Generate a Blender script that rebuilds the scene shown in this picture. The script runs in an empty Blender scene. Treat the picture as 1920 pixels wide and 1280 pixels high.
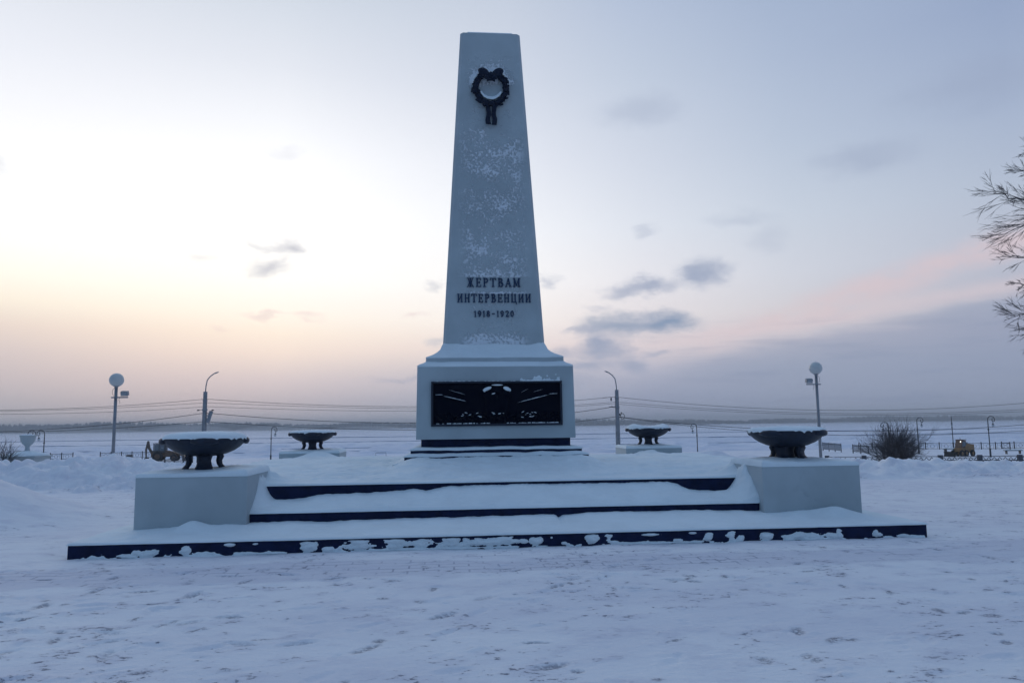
import bpy, math, random
import numpy as np
from mathutils import Vector, Matrix
R = math.radians
C = bpy.context.scene.collection
S = bpy.context.scene
random.seed(7); RNG = np.random.RandomState(11)

# ------------------------------------------------------------------ camera
cam_d = bpy.data.cameras.new('camera'); cam = bpy.data.objects.new('camera', cam_d); C.objects.link(cam)
S.camera = cam
yaw, pit, rol = .0839, .1127, -.0123
fw = Vector((math.sin(yaw)*math.cos(pit), math.cos(yaw)*math.cos(pit), math.sin(pit)))
rt = Vector((math.cos(yaw), -math.sin(yaw), 0)); up = rt.cross(fw)
r2 = rt*math.cos(rol) + up*math.sin(rol); u2 = -rt*math.sin(rol) + up*math.cos(rol)
M = Matrix((r2, u2, -fw)).transposed().to_4x4(); M.translation = Vector((-.879, -15.558, 1.6))
cam.matrix_world = M
cam_d.sensor_width = 36; cam_d.lens = 1373.1/1920*36; cam_d.clip_start = .05; cam_d.clip_end = 12000

# ------------------------------------------------------------------ sky
def lin(c): 
    return tuple(((v/255)/12.92 if v/255 <= .04045 else ((v/255+.055)/1.055)**2.4) for v in c)
SUN_AZ, SUN_EL = -20, 3
W = bpy.data.worlds.new('World'); S.world = W; W.use_nodes = True
nt = W.node_tree; nt.nodes.clear()
def N(tree, typ, **kw):
    n = tree.nodes.new(typ)
    for k, v in kw.items(): setattr(n, k, v)
    return n
def Mth(op, a, b=None, c=None, tree=None, clamp=False):
    t = tree or nt
    n = t.nodes.new('ShaderNodeMath'); n.operation = op; n.use_clamp = clamp
    for i, v in enumerate((a, b, c)):
        if v is None: continue
        if isinstance(v, (int, float)): n.inputs[i].default_value = v
        else: t.links.new(v, n.inputs[i])
    return n.outputs[0]
def Mix(f, a, b, tree=None, blend='MIX'):
    t = tree or nt
    n = t.nodes.new('ShaderNodeMix'); n.data_type = 'RGBA'; n.blend_type = blend
    for s, v in ((n.inputs[0], f), (n.inputs[6], a), (n.inputs[7], b)):
        if isinstance(v, (int, float)): s.default_value = v
        elif isinstance(v, tuple): s.default_value = (*v[:3], 1)
        else: t.links.new(v, s)
    return n.outputs[2]
def smooth(x, a, b, tree=None):
    t = tree or nt
    n = t.nodes.new('ShaderNodeMapRange'); n.interpolation_type = 'SMOOTHSTEP'
    t.links.new(x, n.inputs[0]); n.inputs[1].default_value = a; n.inputs[2].default_value = b
    return n.outputs[0]
tc = N(nt, 'ShaderNodeTexCoord'); sp = N(nt, 'ShaderNodeSeparateXYZ')
nrm = N(nt, 'ShaderNodeVectorMath', operation='NORMALIZE')
nt.links.new(tc.outputs['Generated'], nrm.inputs[0]); nt.links.new(nrm.outputs[0], sp.inputs[0])
az = Mth('MULTIPLY', Mth('ARCTAN2', sp.outputs[0], sp.outputs[1]), 57.29578)
el = Mth('MULTIPLY', Mth('ARCSINE', sp.outputs[2]), 57.29578)
elf = Mth('DIVIDE', el, 90)
ZEN = (148, 173, 207)
BACK = {0: (80, 112, 146), 6: (79, 115, 152), 20: (80, 120, 160), 45: (104, 142, 184), 75: ZEN}
ST = [
 (-150, BACK),
 (-75, {0: (118, 134, 162), 4: (135, 147, 172), 8: (150, 160, 184), 15: (155, 168, 196), 30: (130, 150, 188), 75: ZEN}),
 (-31, {-2: (172, 177, 188), 0: (176, 180, 190), 1.8: (182, 182, 191), 3.5: (198, 191, 196), 5.1: (213, 202, 202), 6.8: (233, 218, 209), 8.4: (251, 241, 225), 10: (257, 253, 240), 12: (262, 260, 253), 16: (262, 263, 263), 20: (250, 251, 255), 24: (236, 239, 247), 31: (213, 219, 230), 45: (180, 194, 216), 75: ZEN}),
 (-13, {-2: (174, 178, 192), 0: (178, 182, 194), 1.8: (189, 187, 197), 3.5: (213, 204, 208), 5.5: (243, 227, 217), 7: (254, 240, 225), 8.4: (258, 250, 238), 11: (262, 260, 255), 16: (266, 266, 266), 20: (256, 257, 260), 26: (228, 232, 241), 31: (208, 216, 228), 45: (176, 191, 214), 75: ZEN}),
 (5, {-2: (160, 169, 190), 1: (166, 174, 193), 2: (173, 179, 197), 4: (198, 195, 205), 6: (236, 222, 220), 8: (249, 241, 237), 11: (252, 250, 250), 15: (244, 246, 251), 20: (229, 233, 243), 26: (209, 216, 230), 31: (196, 205, 221), 40: (172, 187, 211), 75: ZEN}),
 (15, {-2: (142, 152, 176), 1: (150, 158, 182), 2: (156, 164, 188), 4: (184, 185, 202), 6: (222, 211, 215), 8: (230, 223, 226), 11: (231, 230, 236), 15: (222, 227, 237), 20: (208, 215, 229), 26: (191, 202, 220), 31: (178, 191, 214), 40: (160, 176, 205), 75: ZEN}),
 (26, {-2: (142, 153, 176), 1: (148, 158, 180), 2: (151, 161, 183), 4: (160, 168, 188), 6: (200, 195, 205), 8: (210, 208, 214), 11: (207, 211, 222), 15: (199, 208, 222), 20: (185, 197, 216), 26: (171, 185, 209), 31: (160, 176, 203), 75: ZEN}),
 (40, {-2: (134, 146, 170), 1: (140, 151, 174), 4: (146, 156, 180), 6: (160, 164, 185), 8: (176, 180, 197), 11: (184, 190, 206), 15: (178, 189, 208), 20: (164, 178, 203), 26: (150, 166, 196), 75: ZEN}),
 (85, {0: (98, 116, 152), 8: (110, 130, 168), 20: (112, 136, 178), 40: (112, 138, 184), 75: ZEN}),
 (150, BACK)]
cur = None
for a, d in ST:
    rp = N(nt, 'ShaderNodeValToRGB'); cr = rp.color_ramp; cr.interpolation = 'LINEAR'
    items = sorted(d.items())
    while len(cr.elements) < len(items): cr.elements.new(.5)
    for i, (e, c) in enumerate(items):
        cr.elements[i].position = (e+2)/92
    for i, (e, c) in enumerate(items): cr.elements[i].color = (*lin(c), 1)
    nt.links.new(Mth('DIVIDE', Mth('ADD', el, 2), 92), rp.inputs[0])
    if cur is None: cur = rp.outputs[0]
    else: cur = Mix(smooth(az, pa, a) if a > 60 or a < -30 else Mth('DIVIDE', Mth('SUBTRACT', az, pa), a-pa, clamp=True), cur, rp.outputs[0])
    pa = a
# clouds, placed by azimuth and elevation; edges broken up by noise
cv = N(nt, 'ShaderNodeCombineXYZ'); nt.links.new(az, cv.inputs[0]); nt.links.new(el, cv.inputs[1])
def noise(vec, scale, detail, rough=.55, sx=1, sy=1, seed=0, tree=None):
    t = tree or nt
    mp = t.nodes.new('ShaderNodeMapping'); mp.inputs['Scale'].default_value = (sx, sy, 1); mp.inputs['Location'].default_value = (seed*3.7, seed*1.9, seed)
    t.links.new(vec, mp.inputs[0])
    n = t.nodes.new('ShaderNodeTexNoise'); n.inputs['Scale'].default_value = scale; n.inputs['Detail'].default_value = detail; n.inputs['Roughness'].default_value = rough
    t.links.new(mp.outputs[0], n.inputs[0]); return n
nz = noise(cv.outputs[0], .42, 7, .62, .7, 1.4)
nz2 = noise(cv.outputs[0], .16, 4, .6, .5, 1.5, 3)
sb = N(nt, 'ShaderNodeVectorMath', operation='SUBTRACT'); nt.links.new(nz.outputs['Color'], sb.inputs[0]); sb.inputs[1].default_value = (.5, .5, .5)
mu = N(nt, 'ShaderNodeVectorMath', operation='MULTIPLY'); nt.links.new(sb.outputs[0], mu.inputs[0]); mu.inputs[1].default_value = (4.6, 2.5, 0)
ad = N(nt, 'ShaderNodeVectorMath', operation='ADD'); nt.links.new(cv.outputs[0], ad.inputs[0]); nt.links.new(mu.outputs[0], ad.inputs[1])
# broad veils
bank = smooth(Mth('SUBTRACT', Mth('ADD', Mth('MULTIPLY', nz2.outputs[0], 4.6), Mth('MULTIPLY', az, .155)), el), -.3, 1.3)
bank = Mth('MULTIPLY', bank, smooth(az, 8, 24))
cur = Mix(Mth('MULTIPLY', bank, .58), cur, lin((149, 160, 185)))
pk = Mth('SUBTRACT', Mth('ADD', Mth('MULTIPLY', az, .262), Mth('ADD', 1.05, Mth('MULTIPLY', Mth('SUBTRACT', nz2.outputs[0], .5), 2.2))), el)
pk = Mth('MULTIPLY', smooth(Mth('ABSOLUTE', pk), 1.9, .1), smooth(az, 14, 30))
cur = Mix(Mth('MULTIPLY', Mth('MULTIPLY', pk, smooth(nz.outputs[0], .2, .65)), .64), cur, lin((219, 196, 200)))
pk2 = Mth('SUBTRACT', Mth('ADD', Mth('MULTIPLY', az, .11), Mth('ADD', 4.35, Mth('MULTIPLY', Mth('SUBTRACT', nz2.outputs[0], .5), 2.4))), el)
pk2 = Mth('MULTIPLY', smooth(Mth('ABSOLUTE', pk2), 1.0, 0), smooth(az, 12, 22))
cur = Mix(Mth('MULTIPLY', pk2, .45), cur, lin((222, 204, 208)))
nz3 = noise(cv.outputs[0], .5, 5, .6, .22, 2.4, 6)
st2 = Mth('MULTIPLY', Mth('MULTIPLY', smooth(nz3.outputs[0], .48, .70), smooth(az, 5, 26)), smooth(el, 9, 5))
cur = Mix(Mth('MULTIPLY', st2, .35), cur, lin((132, 145, 174)))
BL = [(15.4, 23.5, 3.0, 1.0, .32, 0), (31.4, 18.3, 2.9, .9, .40, 0), (-12.4, 13.45, 1.1, .6, .85, 1), (-14.3, 13.4, .8, .25, .4, 1), (-13.8, 11.9, 1.2, .6, .8, 1), (-18.6, 12.2, .9, .35, .28, 1),
      (15.3, 14.7, 1.0, .35, .3, 0), (19.6, 11.2, 1.6, .85, .85, 0), (15.6, 10.4, 1.9, .55, .8, 0), (13.6, 10.0, 1.4, .4, .6, 0), (16.8, 7.6, 2.2, .72, 1, 2), (13.2, 7.6, 2.3, .8, .85, 2), (10.6, 7.3, 1.6, .3, .6, 0),
      (11.6, 5.95, 1.6, .9, .9, 0), (13.0, 5.5, 1.2, .4, .6, 0), (10.8, 4.4, 1.6, .5, .7, 0), (14.0, 4.6, 1.3, .45, .7, 0), (16, 5.2, .8, .2, .5, 0), (11.5, 8.9, 1.1, .25, .3, 0),
      (22.3, 15.1, 2.0, .5, .24, 0), (24.6, 13.4, 1.2, .9, .2, 0), (-1.0, 6.3, .9, .3, .6, 1), (-1.2, 10.9, .8, .3, .5, 1), (7.9, 11.2, .8, .45, .45, 0), (-14.0, 8.15, 1.3, .2, .5, 3), (-10.9, 8.1, .9, .2, .4, 3),
      (-2.8, 8.5, .8, .2, .45, 3), (-12.9, 20.1, 1.0, .45, .22, 1), (38.5, 21.5, 4.0, 1.3, .35, 0), (-31.4, 17, .7, .8, .3, 1), (8.4, 5.6, 1.2, .6, .5, 0), (-3.5, 3.6, 2.5, .25, .35, 0), (-17.2, 7.2, .5, .15, .35, 3), (9, 3.2, 3, .5, .4, 0),
      (62, 17, 7, 1.8, .4, 0), (-60, 15, 8, 1.6, .4, 0), (105, 22, 10, 3, .4, 0)]
CC = [lin((150, 162, 188)), lin((196, 198, 208)), lin((138, 155, 182)), lin((226, 208, 208))]
for (a, e, ra, re, s, k) in BL:
    s1 = N(nt, 'ShaderNodeVectorMath', operation='SUBTRACT'); nt.links.new(ad.outputs[0], s1.inputs[0]); s1.inputs[1].default_value = (a, e, 0)
    s2 = N(nt, 'ShaderNodeVectorMath', operation='MULTIPLY'); nt.links.new(s1.outputs[0], s2.inputs[0]); s2.inputs[1].default_value = (1/ra, 1/re, 0)
    s3 = N(nt, 'ShaderNodeVectorMath', operation='LENGTH'); nt.links.new(s2.outputs[0], s3.inputs[0])
    m = smooth(s3.outputs['Value'], 1.75, .1)
    cur = Mix(Mth('MULTIPLY', m, s), cur, CC[k])
sky = N(nt, 'ShaderNodeTexSky'); sky.sky_type = 'NISHITA'; sky.sun_disc = False
sky.sun_elevation = R(SUN_EL); sky.sun_rotation = R(SUN_AZ); sky.air_density = 1.2; sky.dust_density = 2; sky.ozone_density = 2
gain = Mix(1.0, cur, (10.3, 10.3, 10.3), blend='MULTIPLY')
tot = Mix(.04, gain, sky.outputs[0])
bg = N(nt, 'ShaderNodeBackground'); bg.inputs[1].default_value = .1
nt.links.new(tot, bg.inputs[0]); wo = N(nt, 'ShaderNodeOutputWorld'); nt.links.new(bg.outputs[0], wo.inputs[0])

sl = bpy.data.lights.new('sun', 'SUN'); sl.energy = .12; sl.angle = R(20); sl.color = (1, .86, .7)
so = bpy.data.objects.new('sun', sl); C.objects.link(so)
dirv = Vector((math.sin(R(SUN_AZ))*math.cos(R(6)), math.cos(R(SUN_AZ))*math.cos(R(6)), math.sin(R(6))))
so.rotation_euler = dirv.to_track_quat('Z', 'Y').to_euler()
S.view_settings.view_transform = 'Standard'; S.view_settings.look = 'None'; S.view_settings.exposure = .07; S.view_settings.gamma = 1
S.view_settings.use_curve_mapping = False
S.cycles.volume_bounces = 0; S.cycles.max_bounces = 6

# ------------------------------------------------------------------ helpers
def tag(o, label=None, cat=None, group=None, kind=None):
    if label: o['label'] = label
    if cat: o['category'] = cat
    if group: o['group'] = group
    if kind: o['kind'] = kind
    return o
def empty(name, loc=(0, 0, 0), rz=0, label=None, cat=None, group=None):
    o = bpy.data.objects.new(name, None); C.objects.link(o); o.location = loc; o.rotation_euler = (0, 0, rz); o.empty_display_size = .2
    return tag(o, label, cat, group)
def copy_tree(o, parent=None):
    c = o.copy(); C.objects.link(c); c.parent = parent
    for ch in list(o.children): copy_tree(ch, c)
    return c
class MB:
    def __init__(s): s.v = []; s.f = []
    def add(s, v, f):
        b = len(s.v); s.v += [tuple(p) for p in v]; s.f += [tuple(i+b for i in q) for q in f]; return s
    def box(s, c, d, rot=None, taper=1):
        x, y, z = [k/2 for k in d]; V = []
        for sz, k in ((-1, 1), (1, taper)):
            V += [Vector((-x*k, -y*k, z*sz)), Vector((x*k, -y*k, z*sz)), Vector((x*k, y*k, z*sz)), Vector((-x*k, y*k, z*sz))]
        if rot is not None: V = [rot @ p for p in V]
        c = Vector(c); V = [p+c for p in V]
        return s.add(V, [(3, 2, 1, 0), (4, 5, 6, 7), (0, 1, 5, 4), (1, 2, 6, 5), (2, 3, 7, 6), (3, 0, 4, 7)])
    def tube(s, pts, rad, n=8, cap=True):
        pts = [Vector(p) for p in pts]; m = len(pts)
        if isinstance(rad, (int, float)): rad = [rad]*m
        V = []; F = []; ref = Vector((0, 0, 1))
        t0 = (pts[1]-pts[0]).normalized()
        if abs(t0.dot(ref)) > .9: ref = Vector((1, 0, 0))
        a = t0.cross(ref).normalized()
        for i in range(m):
            t = (pts[min(i+1, m-1)]-pts[max(i-1, 0)]).normalized()
            a = (a - t*a.dot(t)).normalized(); b = t.cross(a)
            for k in range(n):
                th = 2*math.pi*k/n; V.append(pts[i]+(a*math.cos(th)+b*math.sin(th))*rad[i])
        for i in range(m-1):
            for k in range(n):
                k2 = (k+1) % n; F.append((i*n+k, i*n+k2, (i+1)*n+k2, (i+1)*n+k))
        if cap: F.append(tuple(range(n-1, -1, -1))); F.append(tuple((m-1)*n+k for k in range(n)))
        return s.add(V, F)
    def lathe(s, prof, n=24, c=(0, 0, 0), fn=None):
        V = []; F = []; m = len(prof)
        for i, (r, z) in enumerate(prof):
            for k in range(n):
                th = 2*math.pi*k/n; rr = r*(fn(th, i) if fn else 1)
                V.append((c[0]+rr*math.cos(th), c[1]+rr*math.sin(th), c[2]+z))
        for i in range(m-1):
            for k in range(n):
                k2 = (k+1) % n; F.append((i*n+k, i*n+k2, (i+1)*n+k2, (i+1)*n+k))
        return s.add(V, F)
    def ball(s, c, r, n=12, m=8, sc=(1, 1, 1), rot=None, wob=0):
        V = []; F = []
        for i in range(m+1):
            ph = math.pi*i/m
            for k in range(n):
                th = 2*math.pi*k/n
                q = 1 + (random.uniform(-wob, wob) if wob and 0 < i < m else 0)
                p = Vector((math.sin(ph)*math.cos(th)*sc[0], math.sin(ph)*math.sin(th)*sc[1], math.cos(ph)*sc[2]))*r*q
                if rot is not None: p = rot @ p
                V.append(p+Vector(c))
        for i in range(m):
            for k in range(n):
                k2 = (k+1) % n; F.append((i*n+k, (i+1)*n+k, (i+1)*n+k2, i*n+k2))
        return s.add(V, F)
    def prism(s, poly, y0, y1):       # polygon in x,z extruded along y
        n = len(poly); V = [(x, y0, z) for x, z in poly]+[(x, y1, z) for x, z in poly]
        F = [tuple(range(n)), tuple(range(2*n-1, n-1, -1))]+[(i, i+n, (i+1) % n+n, (i+1) % n) for i in range(n)]
        return s.add(V, F)
    def build(s, name, mat, parent=None, smooth=False, bevel=0, ang=None):
        me = bpy.data.meshes.new(name); me.from_pydata([tuple(p) for p in s.v], [], s.f); me.update()
        o = bpy.data.objects.new(name, me); C.objects.link(o); me.materials.append(mat)
        if parent: o.parent = parent
        if smooth: me.shade_smooth()
        if ang: me.shade_smooth(); me.set_sharp_from_angle(angle=R(ang))
        if bevel:
            b = o.modifiers.new('bevel', 'BEVEL'); b.width = bevel; b.segments = 2; b.limit_method = 'ANGLE'
        return o
def islands(mb):
    par = list(range(len(mb.v)))
    def find(i):
        while par[i] != i: par[i] = par[par[i]]; i = par[i]
        return i
    for f in mb.f:
        for k in f[1:]: par[find(k)] = find(f[0])
    out = {}
    for f in mb.f: out.setdefault(find(f[0]), []).append(f)
    res = []
    for fs in out.values():
        ids = sorted({i for f in fs for i in f}); mp = {i: k for k, i in enumerate(ids)}
        m = MB(); m.v = [mb.v[i] for i in ids]; m.f = [tuple(mp[i] for i in f) for f in fs]; res.append(m)
    return res
def build_each(mb, name, mat, parent=None, **kw): return [m.build(name, mat, parent, **kw) for m in islands(mb)]
def npmesh(name, V, F, mat, parent=None, smooth=True):
    me = bpy.data.meshes.new(name); V = np.asarray(V, np.float32); F = np.asarray(F, np.int32)
    me.vertices.add(len(V)); me.vertices.foreach_set('co', V.ravel())
    me.loops.add(F.size); me.loops.foreach_set('vertex_index', F.ravel())
    me.polygons.add(len(F)); me.polygons.foreach_set('loop_start', np.arange(0, F.size, F.shape[1], dtype=np.int32))
    me.update(calc_edges=True); me.validate()
    if smooth: me.shade_smooth()
    me.materials.append(mat)
    o = bpy.data.objects.new(name, me); C.objects.link(o)
    if parent: o.parent = parent
    return o
TAB = RNG.rand(8, 256, 256)
def vn(x, y, seed=0):
    xi = np.floor(x).astype(int); yi = np.floor(y).astype(int); fx = x-xi; fy = y-yi
    fx = fx*fx*(3-2*fx); fy = fy*fy*(3-2*fy); T = TAB[seed % 8]; a = lambda i, j: T[(xi+i) % 256, (yi+j) % 256]
    return (a(0, 0)*(1-fx)+a(1, 0)*fx)*(1-fy)+(a(0, 1)*(1-fx)+a(1, 1)*fx)*fy
def fbm(x, y, o=4, seed=0, g=.5):
    s = 0; a = 1; t = 0
    for i in range(o): s = s+a*(vn(x*2**i+17.3*i+seed*5.1, y*2**i+9.1*i, seed+i)-.5); t += a; a *= g
    return s/t*2
def sst(x, a, b):
    t = np.clip((x-a)/(b-a), 0, 1); return t*t*(3-2*t)
def gs(x, y, cx, cy, rx, ry): return np.exp(-((x-cx)/rx)**2-((y-cy)/ry)**2)
def grid(name, xs, ys, fun, mat, parent=None, mask=None, skirt=None, disp=None):
    X, Y = np.meshgrid(xs, ys); Z = fun(X, Y); nx, ny = len(xs), len(ys)
    if disp is not None: X, Y = disp(X, Y)
    V = np.stack([X, Y, Z], -1).reshape(-1, 3)
    i = np.arange(nx-1)[None, :]+np.arange(ny-1)[:, None]*nx
    F = np.stack([i, i+1, i+1+nx, i+nx], -1)
    if mask is not None:
        xm = (xs[1:]+xs[:-1])/2; ym = (ys[1:]+ys[:-1])/2; k = mask(*np.meshgrid(xm, ym)); F = F[k]
    else: F = F.reshape(-1, 4)
    if skirt is not None:
        ring = list(range(nx))+[nx-1+nx*j for j in range(1, ny)]+[nx*(ny-1)+k for k in range(nx-2, -1, -1)]+[nx*j for j in range(ny-2, 0, -1)]
        b = len(V); S_ = V[ring].copy(); S_[:, 2] = skirt; V = np.vstack([V, S_]); m = len(ring)
        q = np.array([[ring[k], b+k, b+(k+1) % m, ring[(k+1) % m]] for k in range(m)]); F = np.vstack([F, q])
    return npmesh(name, V, F, mat, parent)
def nonuni(segs):
    out = []
    for a, b, st in segs:
        n = max(1, int(round(abs(b-a)/st))); out += list(np.linspace(a, b, n, endpoint=False))
    out.append(segs[-1][1]); return np.array(out)

# ------------------------------------------------------------------ materials
def mat(name, col, rough=.6, metal=0, var=0, vscale=3, bump=0, bscale=30, col2=None, stretch=(1, 1, 1), spec=.5, detail=4):
    m = bpy.data.materials.new(name); m.use_nodes = True; t = m.node_tree; p = t.nodes['Principled BSDF']
    p.inputs['Roughness'].default_value = rough; p.inputs['Metallic'].default_value = metal; p.inputs['Specular IOR Level'].default_value = spec
    p.inputs['Base Color'].default_value = (*col, 1)
    tc = t.nodes.new('ShaderNodeTexCoord')
    if var or col2:
        n = noise(tc.outputs['Object'], vscale, detail, .6, tree=t)
        n.inputs[0].links[0].from_node.inputs['Scale'].default_value = stretch
        c2 = col2 or tuple(max(0, c*(1-var)) for c in col)
        t.links.new(Mix(smooth(n.outputs[0], .35, .68, tree=t), col, c2, tree=t), p.inputs['Base Color'])
    if bump:
        n = noise(tc.outputs['Object'], bscale, 5, .6, tree=t); b = t.nodes.new('ShaderNodeBump'); b.inputs['Strength'].default_value = bump; b.inputs['Distance'].default_value = .02
        t.links.new(n.outputs[0], b.inputs['Height']); t.links.new(b.outputs[0], p.inputs['Normal'])
    return m
SNOW = mat('snow', (.74, .82, .85), .75, var=.07, vscale=1.8, bump=1, bscale=5, spec=.2)
DARK = mat('dark_blue_paint', (.007, .015, .055), .65, spec=.15, var=.4, vscale=6, bump=.15, bscale=40)
NAVY = mat('dark_iron', (.014, .022, .042), .5, spec=.35, var=.3, vscale=8, bump=.2, bscale=50)
BLACK = mat('black_cast_iron', (.003, .005, .012), .9, bump=.3, bscale=60, spec=.04)
WREATH = mat('wreath_bronze', (.008, .015, .035), .7, spec=.2)
LETTER = mat('letter_metal', (.018, .042, .095), .6, spec=.3)
CONC = mat('concrete', (.26, .27, .29), .85, var=.25, vscale=4, bump=.2)
GALV = mat('galvanised_steel', (.26, .28, .31), .5, metal=.3, var=.2)
IRON = mat('lamp_iron', (.03, .035, .045), .5, var=.2)
GLOBE = mat('frosted_globe', (.55, .57, .56), .35, var=.08)
GLASS = mat('lantern_glass', (.5, .55, .6), .2)
WIRE = mat('wire_rubber', (.03, .03, .035), .6)
BARK = mat('bark', (.045, .04, .042), .9, var=.3, vscale=10)
TWIG = mat('twig', (.06, .055, .06), .9)
YEL = mat('yellow_paint', (.30, .17, .07), .5, var=.35, vscale=3)
ORG = mat('orange_paint', (.13, .07, .04), .5, var=.4, vscale=3)
RUB = mat('rubber', (.02, .02, .022), .9)
WIN = mat('cab_glass', (.12, .15, .18), .1)
FOREST = mat('forest', (.045, .06, .09), .9, var=.4, vscale=.05)
def paint():
    m = mat('grey_white_paint', (.43, .495, .52), .75, var=.16, vscale=.8, bump=.08, bscale=60)
    return m
PAINT = paint()
def smear():          # pedestal paint with scuffed dark smears
    m = PAINT.copy(); m.name = 'scuffed_paint'; t = m.node_tree; p = t.nodes['Principled BSDF']; src = p.inputs['Base Color'].links[0].from_socket
    tc = t.nodes.new('ShaderNodeTexCoord')
    n = noise(tc.outputs['Object'], 2.2, 5, .65, 1, 1, 4, tree=t); n2 = noise(tc.outputs['Object'], 1.1, 2, .5, 1, 1, 9, tree=t)
    s = t.nodes.new('ShaderNodeSeparateXYZ'); t.links.new(tc.outputs['Object'], s.inputs[0])
    q = Mth('ADD', Mth('ABSOLUTE', Mth('DIVIDE', Mth('ADD', s.outputs[0], .22, tree=t), .40, tree=t), tree=t), Mth('ABSOLUTE', Mth('DIVIDE', Mth('SUBTRACT', s.outputs[2], .27, tree=t), .24, tree=t), tree=t), tree=t)
    f = Mth('MAXIMUM', Mth('MULTIPLY', smooth(n.outputs[0], .50, .60, tree=t), smooth(q, 1.1, .5, tree=t), tree=t), Mth('MULTIPLY', smooth(n.outputs[0], .6, .75, tree=t), .4, tree=t), tree=t)
    t.links.new(Mix(Mth('MULTIPLY', f, .45, tree=t), src, (.2, .24, .28), tree=t), p.inputs['Base Color']); return m
SCUFF = smear()
def frosted():        # shaft: paint with rime stuck on the front in flecks
    m = PAINT.copy(); m.name = 'frosted_shaft_paint'; t = m.node_tree; p = t.nodes['Principled BSDF']; src = p.inputs['Base Color'].links[0].from_socket
    tc = t.nodes.new('ShaderNodeTexCoord'); s = t.nodes.new('ShaderNodeSeparateXYZ'); t.links.new(tc.outputs['Object'], s.inputs[0]); z = s.outputs[2]
    fine = noise(tc.outputs['Object'], 19, 5, .66, 1, 1, 2, tree=t).outputs[0]
    mid = noise(tc.outputs['Object'], 2.8, 3, .55, 1, 1, 5, tree=t).outputs[0]
    def band(c, w): return smooth(Mth('ABSOLUTE', Mth('SUBTRACT', z, c, tree=t), tree=t), w, 0, tree=t)
    def top(c, w): return Mth('MULTIPLY', smooth(z, c-.015, c+.015, tree=t), smooth(z, c+w, c, tree=t), tree=t)
    cen = smooth(Mth('ABSOLUTE', s.outputs[0], tree=t), .80, .42, tree=t)
    amt = .22
    for b, k in ((band(7.1, 1.2), .60), (band(6.1, 1.0), .50), (band(5.2, .9), .58), (top(4.57, .45), .75), (top(4.22, .14), .75), (band(3.25, .35), .75), (band(8.6, .5), .2), (top(3.88, .08), .2)):
        amt = Mth('MAXIMUM', amt, Mth('MULTIPLY', b, k, tree=t), tree=t)
    dx = Mth('DIVIDE', s.outputs[0], .95, tree=t); dz = Mth('SUBTRACT', z, 8.66, tree=t)
    rr = Mth('SQRT', Mth('ADD', Mth('MULTIPLY', dx, dx, tree=t), Mth('MULTIPLY', dz, dz, tree=t), tree=t), tree=t)
    halo = Mth('MULTIPLY', smooth(rr, .78, .44, tree=t), smooth(dz, -.02, .22, tree=t), tree=t)
    amt = Mth('MAXIMUM', amt, Mth('MULTIPLY', halo, .85, tree=t), tree=t)
    up_ = smooth(z, 9.55, 9.3, tree=t)
    thr = Mth('SUBTRACT', 1.0, Mth('ADD', Mth('MULTIPLY', amt, .42, tree=t), Mth('MULTIPLY', Mth('SUBTRACT', mid, .5, tree=t), .55, tree=t), tree=t), tree=t)
    val = Mth('SUBTRACT', Mth('ADD', fine, .16, tree=t), Mth('MULTIPLY', thr, .86, tree=t), tree=t)
    f = Mth('MULTIPLY', Mth('MULTIPLY', smooth(val, -.05, .08, tree=t), cen, tree=t), up_, tree=t)
    t.links.new(Mix(Mth('MULTIPLY', f, .8, tree=t), src, (.78, .83, .88), tree=t), p.inputs['Base Color'])
    b = t.nodes.new('ShaderNodeBump'); b.inputs['Strength'].default_value = .6; b.inputs['Distance'].default_value = .03
    t.links.new(f, b.inputs['Height']); t.links.new(b.outputs[0], p.inputs['Normal']); return m
FROST = frosted()
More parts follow.
